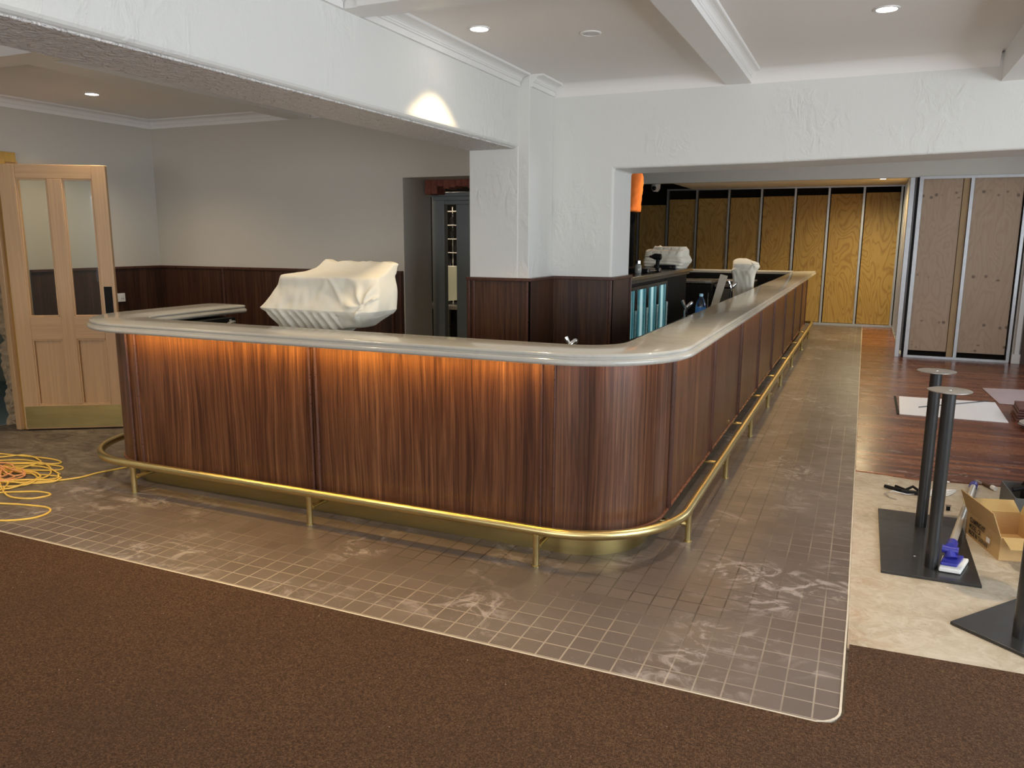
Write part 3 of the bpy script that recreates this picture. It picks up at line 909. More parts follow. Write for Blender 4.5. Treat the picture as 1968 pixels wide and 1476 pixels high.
# stone countertop with stepped edges
TOP = 1.072
prof = [(-0.045, 0.0), (-0.012, 0.0)]                     # (outset from the outer line, height above the underside)
for i in range(7):                                         # lower half round
    a = -PI / 2 + PI * i / 6; prof.append((-0.012 + 0.015 * math.cos(a), 0.016 + 0.015 * math.sin(a)))
prof += [(-0.016, 0.033), (-0.018, 0.036)]
for i in range(6):                                         # upper round
    a = -PI / 3 + (PI / 2 + PI / 3) * i / 5; prof.append((-0.024 + 0.012 * math.cos(a), 0.046 + 0.011 * math.sin(a)))
ZB = TOP - 0.057


def ctop_path(o):
    P = bar_path(o, r=0.45, xl=-4.18, y_end=4.80, far=False)
    if True:
        # the left return overhangs further than the front
        Q = []
        for i, (x, y) in enumerate(P):
            k = 0.10 if i <= 1 else (0.10 * max(0.0, 1 - (i - 1) / 14.0) if i <= 15 else 0.0)
            Q.append((x - k * (1 if o > 0 else 0.4), y))
        P = Q
    return P


o_line = 0.1325
bm = BM()
outer = [ctop_path(o_line + po) for po, _ in prof]
inr = 0.235
innr = [ctop_path(-inr - po) for po, _ in prof]
rings = []
nP = len(outer[0])
for i in range(nP):
    ring = []
    for k, (po, pz) in enumerate(prof): ring.append(bm.verts.new((*outer[k][i], ZB + pz)))
    for k in range(len(prof) - 1, -1, -1): ring.append(bm.verts.new((*innr[k][i], ZB + prof[k][1])))
    rings.append(ring)
m = len(rings[0])
for A, B in zip(rings, rings[1:]):
    for k in range(m):
        bm.faces.new((A[k], A[(k + 1) % m], B[(k + 1) % m], B[k]))
# rounded free end of the left return
A = rings[0]
half = len(prof)
cx = (outer[0][0][0] + innr[0][0][0]) / 2
prev = A
for s in range(1, 7):
    f = s / 6.0
    sc = math.sqrt(max(0.0, 1 - (f * 0.96) ** 4))
    ring = [bm.verts.new((cx + (v.co.x - cx) * (0.35 + 0.65 * sc), 4.80 + 0.07 * f, v.co.z)) for v in A]
    for k in range(m): bm.faces.new((prev[k], ring[k], ring[(k + 1) % m], prev[(k + 1) % m]))
    prev = ring
bm.faces.new(prev)
# far end return to the left
A = rings[-1]
bm.faces.new(list(reversed(A)))
top = obj('countertop', bm, 'stone', None, smooth=True, angle=32)
tag(top, 'pale stone countertop with stepped rounded edge running round the walnut bar', 'countertop')
bm = BM()
bxx(bm, -4.7, -1.115, 14.28, 14.64, ZB, TOP - 0.0005)
tag(obj('countertop', bm, 'stone', None, 0.012), 'pale stone counter across the far end of the bar', 'countertop')

# brass foot rail
RO = 0.128
rail = thing('foot_rail', (-2.7, 3.4, 0), 'polished brass foot rail running round the foot of the bar', 'foot rail')
rp = bar_path(RO, xl=-4.21, y_end=4.55)
rp = rp[:1] + [(rp[0][0], 4.3)] + rp[1:]
bm = BM(); tube(bm, [(x, y, 0.187) for x, y in rp[:-2]] + [(-0.882 + RO, 14.45, 0.187), (-0.90 + RO, 14.60, 0.187), (-1.02 + RO, 14.64, 0.187), (-2.2, 14.648, 0.187)], 0.0245, 20)
obj('rail', bm, 'brass', rail, smooth=True, angle=60)
posts = [(-4.13, 3.54 - RO, 0, 1), (-2.756, 3.54 - RO, 0, 1), (-1.376, 3.54 - RO, 0, 1)] + [(-0.882 + RO, y, -1, 0) for y in (4.05, 5.31, 6.57, 7.85, 9.10, 10.55, 12.25, 13.75)] + [(-4.66 - RO, 4.45, 1, 0)]
for x, y, dx, dy in posts:
    bm = BM(); lathe(bm, (x, y, 0), [(0.021, 0.0), (0.021, 0.006), (0.0165, 0.008), (0.0165, 0.15), (0.020, 0.163), (0.020, 0.170)], 20); p = obj('post', bm, 'brass', rail, smooth=True)
    bm = BM(); tube(bm, [(x + dx * 0.012, y + dy * 0.012, 0.10), (x + dx * 0.205, y + dy * 0.205, 0.10)], 0.013, 16)
    tube(bm, [(x + dx * 0.015, y + dy * 0.015, 0.10), (x + dx * 0.035, y + dy * 0.035, 0.10)], 0.017, 16)
    obj('bracket', bm, 'brass', rail, smooth=True)

# benches inside the bar
bench = thing('underbar_bench', (-1.5, 7, 0), 'dark steel service bench behind the bar counter, below the stone top', 'bench')
bm = BM(); bxx(bm, -1.47, -1.165, 4.15, 14.2, 0.86, 0.90); obj('bench_top', bm, 'dark_steel', bench, 0.004)
bm = BM(); bxx(bm, -4.2, -1.47, 3.83, 4.32, 0.86, 0.90); obj('bench_top', bm, 'dark_steel', bench, 0.004)
bm = BM(); bxx(bm, -1.44, -1.175, 4.2, 14.1, 0.1, 0.86); obj('cabinet_body', bm, 'black', bench)
bm = BM(); bxx(bm, -4.1, -1.5, 3.86, 4.28, 0.1, 0.86); obj('cabinet_body', bm, 'black', bench)


# ------------------------------------------------------------------ draped equipment
def cloth_fn(knots, amp, seed):
    def fn(v, a):
        c = Vector((v.x * 7 + seed, v.y * 7, v.z * 5)); d = mnoise.noise(c) * amp
        d += amp * 0.5 * mnoise.noise(Vector((v.x * 22 + seed, v.y * 20, v.z * 9)))
        for (kx, kz, s, n0) in knots:
            dx, dz = v.x - kx, v.z - kz; r = math.hypot(dx, dz)
            if r > 1e-4: d += amp * s * math.exp(-r / 0.16) * math.sin(math.atan2(dz, dx) * n0 + seed)
        return v + Vector((math.cos(a), math.sin(a) * 1.3, 0)) * d
    return fn


lv = [(0.906, -3.36, -3.10, 4.10, 4.24), (0.96, -3.42, -3.06, 4.06, 4.27), (1.02, -3.475, -2.98, 4.05, 4.30), (1.045, -3.49, -2.86, 4.04, 4.31), (1.085, -3.535, -2.78, 4.02, 4.33),
      (1.115, -3.565, -2.735, 4.00, 4.34), (1.147, -3.603, -2.705, 3.985, 4.35), (1.165, -3.592, -2.698, 3.99, 4.35), (1.22, -3.545, -2.695, 4.02, 4.35),
      (1.29, -3.50, -2.70, 4.05, 4.35), (1.345, -3.478, -2.71, 4.06, 4.35), (1.362, -3.468, -2.712, 4.08, 4.35), (1.374, -3.40, -2.713, 4.12, 4.36), (1.384, -3.34, -2.714, 4.16, 4.36),
      (1.40, -3.30, -2.715, 4.20, 4.36), (1.42, -3.275, -2.716, 4.24, 4.36), (1.437, -3.262, -2.718, 4.27, 4.37), (1.446, -3.25, -2.725, 4.29, 4.36)]


def folds(v, a):
    f = cloth_fn([], 0.010, 2.0)(v, a)
    dx, dz = v.x + 2.775, v.z - 1.19; r = math.hypot(dx, dz); th = math.atan2(dz, -dx)
    if v.y < 4.25 and -1.2 < th < 2.6:
        f.y -= 0.026 * math.exp(-abs(r - 0.07) / 0.11) * (0.5 + 0.5 * math.sin(th * 7.0 + 9 * mnoise.noise(Vector((v.x * 3, 1, v.z * 3))))) ** 2
        cr = dx * 0.75 + dz * 0.66
        f.y -= 0.014 * math.exp(-((cr + 0.10) / 0.014) ** 2) * math.exp(-((dx + 0.22) / 0.07) ** 2)
    if v.z < 1.15 and v.x < -2.95 and v.y < 4.2:
        f.y += 0.016 * (abs(math.sin((v.x + v.z * 0.45) * 48)) - 0.5) * min(1, (1.15 - v.z) / 0.03)
    if v.z > 1.41: f.z += (v.z - 1.41) / 0.035 * (0.006 * math.sin(v.x * 40) + 0.009 * math.exp(-((v.x + 3.24) / 0.03) ** 2))
    if 0.96 < v.z < 1.12: f.z += 0.012 * mnoise.noise(Vector((v.x * 9, v.y * 5, 1)))
    return f


bm = BM(); loft(bm, interp(lv, 8), 260, 5.5, folds)
tag(obj('covered_beer_font', bm, 'cloth', None, smooth=True, angle=180), 'large cream dust sheet wrapped over wide bar equipment behind the front counter', 'covered equipment')

lv = [(0.903, -1.37, -1.17, 9.42, 9.62), (0.98, -1.372, -1.16, 9.41, 9.62), (1.08, -1.378, -1.155, 9.40, 9.62), (1.18, -1.385, -1.15, 9.38, 9.63), (1.24, -1.405, -1.135, 9.36, 9.64), (1.27, -1.392, -1.12, 9.36, 9.65),
      (1.315, -1.385, -1.115, 9.36, 9.65), (1.335, -1.385, -1.13, 9.37, 9.64), (1.362, -1.38, -1.20, 9.40, 9.62), (1.385, -1.345, -1.26, 9.44, 9.60)]


def tower_folds(v, a):
    f = cloth_fn([(-1.16, 1.32, 0.8, 5)], 0.008, 5.0)(v, a)
    if v.z < 1.25: f.y += 0.005 * mnoise.noise(Vector((v.x * 30, 3, v.z * 4))) + 0.0025 * math.sin(v.x * 110 + v.z * 30 + 3 * mnoise.noise(Vector((v.x * 4, 0, v.z * 3))))
    f.y -= 0.010 * math.exp(-((v.z - 1.29 - 0.25 * (v.x + 1.25)) / 0.012) ** 2)
    return f


bm = BM(); loft(bm, interp(lv, 6), 120, 6.0, tower_folds)
tag(obj('covered_tap_tower', bm, 'cloth', None, smooth=True, angle=180), 'tall narrow tower in a white dust sheet at the inner edge of the long counter', 'covered equipment')

# back bar: fridge with four glass doors, stone top
fr = thing('glass_door_fridge', (-2.1, 6.9, 0), 'low back bar fridge with four upright pale blue glass doors beside the pier', 'fridge')
bm = BM(); bxx(bm, -2.30, -1.79, 6.16, 7.78, 0.08, 1.225); bxx(bm, -2.28, -1.82, 6.2, 7.74, 0.0, 0.08); obj('body', bm, 'black', fr)
yy = [6.20, 6.585, 6.97, 7.355, 7.74]
for a, b in zip(yy, yy[1:]):
    bm = BM()
    bxx(bm, -1.79, -1.755, a + 0.005, a + 0.035, 0.12, 1.20); bxx(bm, -1.79, -1.755, b - 0.035, b - 0.005, 0.12, 1.20)
    bxx(bm, -1.79, -1.755, a + 0.035, b - 0.035, 0.12, 0.16); bxx(bm, -1.79, -1.755, a + 0.035, b - 0.035, 1.17, 1.20)
    d = obj('door', bm, 'black_gloss', fr, 0.002)
    bm = BM(); bxx(bm, -1.78, -1.765, a + 0.035, b - 0.035, 0.16, 1.17); obj('pane', bm, 'fridge_glass', d)
    bm = BM(); bxx(bm, -1.755, -1.735, b - 0.05, b - 0.038, 0.5, 1.0); obj('handle', bm, 'stainless', d, 0.003)
bb = thing('back_bar_worktop', (-2.05, 7.2, 1.225), 'dark stone worktop over the glass door fridge, with tools on it', 'worktop')
bm = BM(); bxx(bm, -2.50, -1.74, 6.17, 8.9, 1.255, 1.29); obj('slab', bm, plain('brown_black_stone', (0.05, 0.04, 0.03), 0.15, var=0.5, scale=30), bb, 0.005)
bm = BM(); bxx(bm, -2.48, -1.775, 6.18, 8.88, 1.225, 1.255); obj('apron', bm, 'dark_steel', bb)
bm = BM(); bxx(bm, -2.45, -1.80, 7.85, 8.85, 0.0, 1.222); tag(obj('back_bar_cabinet', bm, 'black', None, 0.004), 'plain black cabinet beyond the glass door fridge under the back bar top', 'cabinet')

lv = [(1.291, -2.16, -1.775, 8.35, 8.8), (1.32, -2.18, -1.755, 8.33, 8.82), (1.36, -2.178, -1.728, 8.32, 8.82), (1.39, -2.17, -1.735, 8.33, 8.82), (1.43, -2.165, -1.76, 8.35, 8.82), (1.475, -2.16, -1.762, 8.37, 8.8), (1.488, -2.155, -1.765, 8.45, 8.8), (1.512, -2.10, -1.785, 8.47, 8.78), (1.52, -2.09, -1.79, 8.50, 8.76)]


def machine_folds(v, a):
    f = cloth_fn([], 0.010, 9.0)(v, a)
    if v.z > 1.45: f.y += 0.014 * max(0.0, math.sin(v.x * 75)) ** 6
    f.y += 0.007 * math.sin(v.z * 190 + 6 * v.x + 3 * mnoise.noise(Vector((v.x * 5, 2, v.z * 5)))) * (1 if v.z < 1.44 else 0)
    if v.x < -2.08: f.z += 0.02 * max(0, v.z - 1.45) / 0.07 * math.sin(v.x * 60)
    return f


bm = BM(); loft(bm, interp(lv, 6), 150, 7.0, machine_folds)
tag(obj('covered_coffee_machine', bm, 'cloth', None, smooth=True, angle=180), 'cream dust sheet tied over a boxy machine on the back bar worktop', 'covered equipment')

# cordless drill
dr = thing('cordless_drill', (-1.84, 7.6, 1.29), 'black cordless drill standing upright on its battery on the back bar', 'drill')
bm = BM(); bxx(bm, -1.895, -1.80, 7.56, 7.64, 1.291, 1.325); obj('battery', bm, 'black_gloss', dr, 0.006)
bm = BM(); tube(bm, [(-1.835, 7.6, 1.325), (-1.83, 7.6, 1.37), (-1.825, 7.6, 1.42)], [0.020, 0.018, 0.021], 14); obj('grip', bm, 'black', dr, smooth=True)
bm = BM(); tube(bm, [(-1.795, 7.6, 1.43), (-1.80, 7.6, 1.43), (-1.86, 7.6, 1.434), (-1.885, 7.6, 1.434)], [0.022, 0.030, 0.030, 0.018], 16); obj('motor_housing', bm, 'black', dr, smooth=True)
bm = BM(); tube(bm, [(-1.885, 7.6, 1.434), (-1.91, 7.6, 1.434), (-1.915, 7.6, 1.434), (-1.96, 7.6, 1.434)], [0.017, 0.011, 0.004, 0.003], 12); obj('chuck', bm, 'chrome', dr, smooth=True)
tc = thing('tool_case', (-1.95, 7.35, 1.29), 'low black tool case beside the drill on the back bar', 'tool case')
bm = BM(); bxx(bm, -2.06, -1.82, 7.2, 7.48, 1.291, 1.332); obj('lid', bm, 'black_gloss', tc, 0.008)
bm = BM(); tube(bm, [(-1.82, 7.28, 1.31), (-1.79, 7.29, 1.31), (-1.79, 7.39, 1.31), (-1.82, 7.40, 1.31)], 0.006, 8); obj('handle', bm, 'chrome', tc, smooth=True)
jr = thing('glass_jar', (-1.88, 7.05, 1.29), 'small clear jar at the near end of the back bar', 'jar')
bm = BM(); lathe(bm, (-1.875, 7.05, 1.291), [(0.028, 0), (0.032, 0.01), (0.032, 0.07), (0.02, 0.09)], 20); obj('body', bm, plain('smoky_glass', (0.3, 0.3, 0.27), 0.1), jr, smooth=True)
bm = BM(); lathe(bm, (-1.875, 7.05, 1.381), [(0.022, 0), (0.022, 0.025), (0.018, 0.03)], 20); obj('lid', bm, 'chrome', jr, smooth=True)
cp = thing('control_panel', (-1.9, 8.32, 1.29), 'black panel with two silver knobs below the covered machine', 'control panel')
bm = BM(); bxx(bm, -2.03, -1.80, 8.28, 8.31, 1.291, 1.335); obj('face', bm, 'black_gloss', cp, 0.003)
for x in (-1.86, -1.825):
    bm = BM(); tube(bm, [(x, 8.28, 1.313), (x, 8.262, 1.313)], 0.009, 14); obj('knob', bm, 'chrome', cp, smooth=True)

# black fridges and stainless units further back
def cabinet(x0, x1, y0, y1, zt, doors, lab, topmat='stainless', front='black_gloss'):
    t = thing('bar_cabinet', ((x0 + x1) / 2, (y0 + y1) / 2, 0), lab, 'cabinet')
    bm = BM(); bxx(bm, x0, x1, y0 + 0.02, y1, 0.0, zt - 0.03); obj('body', bm, 'black', t)
    bm = BM(); bxx(bm, x0 - 0.01, x1 + 0.01, y0, y1, zt - 0.03, zt); obj('top', bm, topmat, t, 0.003)
    w_ = (x1 - x0) / doors
    for i in range(doors):
        bm = BM(); bxx(bm, x0 + i * w_ + 0.006, x0 + (i + 1) * w_ - 0.006, y0, y0 + 0.02, 0.1, zt - 0.05); d = obj('door', bm, front, t, 0.003)
        bm = BM(); bxx(bm, x0 + (i + 1) * w_ - 0.03, x0 + (i + 1) * w_ - 0.018, y0 - 0.018, y0, 0.35, zt - 0.15); obj('handle', bm, 'stainless', d)
    return t


cabinet(-2.50, -1.78, 10.3, 10.9, 1.075, 2, 'black cabinet with a bright steel top standing in the bar behind the drill')
cabinet(-1.76, -1.50, 10.5, 10.9, 1.02, 1, 'narrow grey-green steel unit next to the black cabinet inside the bar', 'dark_steel', 'dark_steel')
cabinet(-2.6, -1.65, 13.3, 14.0, 0.93, 3, 'stainless counter unit in front of the far end of the bar', 'stainless', 'dark_steel')
gw = thing('glass_washer', (-1.85, 12.4, 0), 'dark steel glass washer standing between the far cabinets', 'glass washer')
bm = BM(); bxx(bm, -2.2, -1.6, 12.2, 12.8, 0.0, 0.85); obj('body', bm, 'dark_steel', gw, 0.005)
bm = BM(); bxx(bm, -2.18, -1.62, 12.18, 12.2, 0.3, 0.8); d = obj('door', bm, 'stainless', gw, 0.004)
bm = BM(); tube(bm, [(-2.1, 12.15, 0.72), (-1.7, 12.15, 0.72)], 0.012, 10); obj('handle', bm, 'chrome', d)

# little things along the inner edge of the long counter
wbt = thing('water_bottle', (-1.22, 6.6, 0.90), 'clear water bottle with blue label on the inner bar bench', 'bottle')
bx, by = -1.213, 6.6
bm = BM(); lathe(bm, (bx, by, 0.901), [(0.036, 0), (0.042, 0.006), (0.042, 0.15), (0.040, 0.17), (0.030, 0.205), (0.016, 0.226), (0.013, 0.235)], 28); obj('body', bm, 'bottle_glass', wbt, smooth=True)
bm = BM(); lathe(bm, (bx, by, 0.985), [(0.0428, 0), (0.0428, 0.062)], 28); obj('label_band', bm, 'label_blue', wbt, smooth=True, label='blue and white label')
bm = BM(); lathe(bm, (bx, by, 1.136), [(0.0155, 0), (0.0155, 0.020), (0.013, 0.022)], 20); obj('cap', bm, plain('pale_blue_cap', (0.35, 0.6, 0.75), 0.4), wbt, smooth=True)


def beer_tap(x, y, lab, s=1.0, z=0.90, lean=0.05):
    t = thing('bar_tap', (x, y, z), lab, 'tap')
    bm = BM(); lathe(bm, (x, y, z + 0.001), [(0.03, 0), (0.03, 0.01), (0.014, 0.016), (0.014, 0.12 * s)], 18); obj('stem', bm, 'chrome', t, smooth=True)
    pts = [(x + lean * math.sin(a) * s, y - 0.06 * (1 - math.cos(a)) * s, z + 0.12 * s + 0.06 * math.sin(a) * s) for a in [i * PI / 12 for i in range(11)]]
    bm = BM(); tube(bm, pts, 0.012, 12); obj('spout', bm, 'chrome', t, smooth=True)
    bm = BM(); tube(bm, [(x, y, z + 0.13 * s), (x - 0.03, y, z + 0.19 * s)], [0.008, 0.013], 10); obj('lever', bm, 'chrome', t, smooth=True)
    return t


beer_tap(-1.285, 6.35, 'bent chrome tap just left of the water bottle', 1.15)
beer_tap(-1.33, 9.0, 'small chrome tap left of the tall covered tower', 1.3)
beer_tap(-4.12, 4.35, 'low chrome tap showing above the front counter near its left end', 0.8, 0.862)
beer_tap(-1.44, 4.05, 'tiny chrome tap tip behind the front counter near the corner', 0.88)
bm = BM(); vs = bxx(bm, -0.035, 0.035, -0.012, 0.012, 0, 0.36)
bmesh.ops.transform(bm, matrix=Matrix.Translation((-1.345, 8.0, 0.905)) @ Matrix.Rotation(math.radians(14), 4, 'Y'), verts=bm.verts)
tag(obj('timber_offcut', bm, plain('grey_board', (0.40, 0.36, 0.30), 0.6)), 'grey board offcut leaning upright behind the long counter', 'board')
for i, (y, x, w_, rz, mm, lab) in enumerate(((4.95, -1.30, 0.12, 0.4, 'cloth', 'crumpled pale paper on the bench near the bar corner'), (7.2, -1.27, 0.14, 0.1, 'cloth', 'pale paper slip on the bench beyond the water bottle'),
                                             (7.9, -1.31, 0.16, -0.2, 'cloth', 'flat white tray liner on the bench below the leaning board'), (8.6, -1.28, 0.14, 0.2, 'cloth', 'white paper on the bench before the covered tower'))):
    bm = BM(); vs = bxx(bm, -w_ / 2, w_ / 2, -w_ * 0.9, w_ * 0.9, 0, 0.006)
    bmesh.ops.subdivide_edges(bm, edges=bm.edges, cuts=4, use_grid_fill=True)
    for v in bm.verts: v.co.z += 0.012 * abs(mnoise.noise(v.co * 20 + Vector((i, 0, 0))))
    bmesh.ops.transform(bm, matrix=Matrix.Translation((x, y, 0.901)) @ Matrix.Rotation(rz, 4, 'Z'), verts=bm.verts)
    tag(obj('paper_sheet', bm, mm, None, smooth=True), lab, 'paper')
bm = BM(); P = [(-1.42, 5.05, 0.906), (-1.36, 5.0, 0.95), (-1.30, 5.08, 0.97), (-1.22, 5.16, 0.95), (-1.19, 5.22, 0.92), (-1.30, 5.28, 0.906), (-1.4, 5.2, 0.91), (-1.38, 5.45, 0.93), (-1.3, 5.5, 0.95)]
tube(bm, P, 0.006, 8); tag(obj('loose_cable', bm, 'black', None, smooth=True), 'thin black cable looped on the bench inside the bar corner', 'cable')
for y in (6.9, 7.5, 8.3, 10.4):
    bm = BM(); bxx(bm, -1.43, -1.24, y, y + 0.22, 0.90, 0.925); bxx(bm, -1.40, -1.26, y + 0.02, y + 0.2, 0.925, 0.935)
    tag(obj('drip_tray', bm, 'dark_steel', None, 0.003), 'flat dark steel drip tray on the bench inside the long bar', 'tray', 'drip trays along the inner bench')

# ------------------------------------------------------------------ kitchen glimpse
rk = thing('wire_rack', (-3.98, 7.6, 0), 'white wire rack of glassware seen through the grey doorway', 'rack')
bm = BM()
for x in (-4.19, -4.10, -4.03, -3.94, -3.86): tube(bm, [(x, 7.66, 0.90), (x, 7.66, 1.93)], 0.005, 6)
obj('upright', bm, 'white_coat', rk)
bm = BM()
for k in range(5):
    z = 1.30 + k * 0.145
    for yq in (7.56, 7.60, 7.64): tube(bm, [(-4.2, yq, z), (-3.85, yq, z)], 0.005, 6)
obj('shelf', bm, 'white_coat', rk)
for k in range(7):
    bm = BM(); x = -4.145 + (k % 2) * 0.08 + (k % 3) * 0.04; z = 1.3055 + (k % 4) * 0.145
    lathe(bm, (x, 7.58, z + 0.002), [(0.022, 0), (0.022, 0.06), (0.009, 0.08), (0.009, 0.11)], 12)
    tag(obj('dark_bottle', bm, 'black_gloss', None, smooth=True), 'dark bottle standing in the white rack beyond the doorway', 'bottle', 'bottles in the kitchen rack')
bm = BM(); prism(bm, [(0, 0), (0.18, 0), (0.18, 0.012), (0, 0.012)], 0, 0.36)
bmesh.ops.transform(bm, matrix=Matrix.Translation((-4.10, 7.5, 0.93)) @ Matrix.Rotation(-0.12, 4, 'Y'), verts=bm.verts)
tag(obj('notice_panel', bm, 'greenish'), 'pale green panel leaning on the steel bench beyond the doorway', 'panel')
kb = thing('kitchen_bench', (-4.0, 7.5, 0), 'steel kitchen bench seen through the grey doorway', 'bench')
bm = BM(); bxx(bm, -4.4, -3.6, 7.3, 7.8, 0.86, 0.90); obj('top', bm, 'stainless', kb, 0.003)
for x in (-4.34, -4.0, -3.66):
    bm = BM(); bxx(bm, x - 0.02, x + 0.02, 7.34, 7.38, 0, 0.86); obj('leg', bm, 'stainless', kb)

# ------------------------------------------------------------------ timber door swung open on the left
DL = Vector((-6.303, 4.203, 0)); DD = Vector((0.850, 0.527, 0)).normalized()
dr1 = thing('door_1', tuple(DL), kind='structure', rz=math.atan2(DD.y, DD.x))
W, HT, TK = 0.80, 2.16, 0.044


def dbox(name, a0, a1, z0, z1, mat, parent, d0=0.0, d1=TK, bevel=0.0, label=None, extra=None):
    """door-local: a along the leaf, d depth behind its face"""
    bm = BM(); bxx(bm, a0, a1, d0, d1, z0, z1)
    if extra: extra(bm)
    bmesh.ops.transform(bm, matrix=dr1.matrix_basis, verts=bm.verts)
    return obj(name, bm, mat, parent, bevel, label=label)


Z0 = 0.012
def frame_extra(bm):
    bxx(bm, 0.69, W, 0.0, TK, Z0, HT); bxx(bm, 0.355, 0.465, 0.0, TK, 0.215, 2.052)
dbox('stile', 0.0, 0.122, Z0, HT, 'blond', dr1, bevel=0.004)
dbox('stile', 0.69, W, Z0, HT, 'blond', dr1, bevel=0.004)
dbox('mullion', 0.352, 0.465, 0.215, 2.052, 'blond', dr1, bevel=0.004)
for z0, z1 in ((2.052, HT), (0.765, 0.952), (Z0, 0.215)):
    dbox('rail', 0.122, 0.69, z0, z1, 'blond_h', dr1, 0.0005, TK - 0.0005, bevel=0.003)
for a0, a1 in ((0.122, 0.352), (0.465, 0.69)):
    dbox('panel', a0, a1, 0.215, 0.765, 'blond', dr1, 0.024, 0.034)
    dbox('pane', a0, a1, 0.952, 2.052, 'glass', dr1, 0.020, 0.025)
    def beads(bm, a0=a0, a1=a1):
        for z0, z1 in ((0.952, 2.052), (0.215, 0.765)):
            bxx(bm, a1 - 0.012, a1, 0.004, 0.02, z0, z1); bxx(bm, a0, a1, 0.004, 0.02, z0, z0 + 0.012); bxx(bm, a0, a1, 0.004, 0.02, z1 - 0.012, z1)
    dbox('glazing_bead', a0, a0 + 0.012, 0.215, 0.765, 'blond', dr1, 0.004, 0.02, extra=lambda bm, a0=a0, a1=a1: (bxx(bm, a0, a0 + 0.012, 0.004, 0.02, 0.952, 2.052), beads(bm, a0, a1)), bevel=0.002)
kp = dbox('kick_plate', 0.012, W - 0.005, Z0 + 0.01, 0.205, 'brass_plate', dr1, -0.003, 0.0, label='aged brass kick plate')
for i in range(5):
    for z in (0.04, 0.19):
        bm = BM(); c = dr1.matrix_basis @ Vector((0.03 + i * 0.18, -0.003, z)); d = dr1.matrix_basis.to_3x3() @ Vector((0, -1, 0))
        tube(bm, [c, c + d * 0.002], 0.004, 8); obj('screw', bm, 'chrome', kp)
dbox('push_plate', 0.712, 0.775, 0.90, 1.195, 'black', dr1, -0.003, 0.0, bevel=0.002, label='black push plate')
fj = thing('door_frame', (-6.36, 4.2, 0), kind='structure')
bm = BM(); bxx(bm, -6.44, -6.33, 4.235, 4.29, 0, 2.20); obj('jamb', bm, 'yellow_pine', fj, 0.003)
bm = BM(); bxx(bm, -6.42, -6.365, 4.20, 4.42, 0, 2.20); obj('architrave', bm, 'blond', fj, 0.004)
bm = BM(); bxx(bm, -6.44, -6.355, 3.25, 4.40, 2.185, 2.265); obj('head', bm, 'yellow_pine', fj, 0.003)

# wall outlets
for (y, z, wd, lab) in ((5.29, 1.035, 0.135, 'white double power outlet on the dark panelling right of the timber door'), (4.70, 1.10, 0.075, 'white switch plate seen through the left glass of the timber door')):
    so = thing('power_outlet', (-6.38, y, z), lab, 'power outlet')
    bm = BM(); bxx(bm, -6.399, -6.386, y - wd / 2, y + wd / 2, z - 0.04, z + 0.04); obj('cover', bm, 'white_plastic', so, 0.004)
    for k in ((-1, 1) if wd > 0.1 else (0,)):
        bm = BM(); bxx(bm, -6.386, -6.383, y + k * 0.035 - 0.008, y + k * 0.035 + 0.008, z + 0.012, z + 0.026); obj('switch', bm, 'white_plastic', so, 0.001)
        if wd > 0.1:
            bm = BM()
            for q in (-0.008, 0.008): bxx(bm, -6.386, -6.3845, y + k * 0.035 + q - 0.0015, y + k * 0.035 + q + 0.0015, z - 0.018, z - 0.004)
            obj('socket_slot', bm, 'black', so)

# ------------------------------------------------------------------ extension cord on the floor at the left
random.seed(21)
key = [(-4.60, 3.86), (-4.66, 3.72), (-4.70, 3.60), (-4.72, 3.47), (-4.80, 3.36), (-4.92, 3.27), (-5.04, 3.20), (-5.2, 3.12), (-5.4, 3.13), (-5.5, 3.25), (-5.3, 3.36), (-5.05, 3.40), (-4.86, 3.43), (-4.78, 3.36), (-4.88, 3.26), (-5.1, 3.16), (-5.35, 3.02), (-5.5, 2.90), (-5.3, 2.86),
       (-5.0, 2.98), (-4.8, 3.10), (-4.68, 3.16), (-4.56, 3.15), (-4.60, 3.05), (-4.75, 3.02), (-4.95, 3.10), (-5.2, 3.25), (-5.45, 3.45), (-5.3, 3.56), (-5.08, 3.60), (-5.0, 3.54), (-5.15, 3.46), (-5.4, 3.40), (-5.7, 3.30), (-5.9, 3.1), (-5.7, 2.95),
       (-5.35, 2.95), (-5.05, 3.08), (-4.88, 3.24), (-4.98, 3.36), (-5.2, 3.40), (-5.5, 3.35), (-5.8, 3.42), (-5.9, 3.6), (-5.6, 3.66), (-5.3, 3.70), (-5.15, 3.66), (-5.25, 3.58), (-5.5, 3.5), (-5.75, 3.3), (-5.6, 3.1), (-5.25, 2.98), (-4.95, 2.93), (-4.75, 2.90),
       (-4.55, 2.95), (-4.36, 2.98), (-4.27, 2.93), (-4.26, 2.83), (-4.35, 2.74), (-4.52, 2.68), (-4.75, 2.655), (-5.0, 2.69), (-5.3, 2.80), (-5.6, 2.75), (-5.9, 2.7)]
for k in range(46):
    a = k * 0.83; rr = 0.16 + 0.10 * math.sin(k * 1.3)
    key.append((-5.30 - 0.22 * math.sin(k * 0.21) + (rr + 0.16) * math.cos(a), 3.26 + 0.20 * math.sin(k * 0.37) + rr * math.sin(a)))
dense = []
for i in range(len(key) - 1):
    P = [Vector(key[max(i - 1, 0)]), Vector(key[i]), Vector(key[i + 1]), Vector(key[min(i + 2, len(key) - 1)])]
    for s in range(8):
        f = s / 8
        q = 0.5 * (2 * P[1] + (P[2] - P[0]) * f + (2 * P[0] - 5 * P[1] + 4 * P[2] - P[3]) * f * f + (3 * P[1] - P[0] - 3 * P[2] + P[3]) * f ** 3)
        dense.append(q)
pts = []
for i, q in enumerate(dense):
    near = sum(1 for j, r in enumerate(dense[:i]) if i - j > 6 and (r - q).length < 0.018)
    pts.append([q.x, q.y, 0.0045 + min(near, 4) * 0.0075])
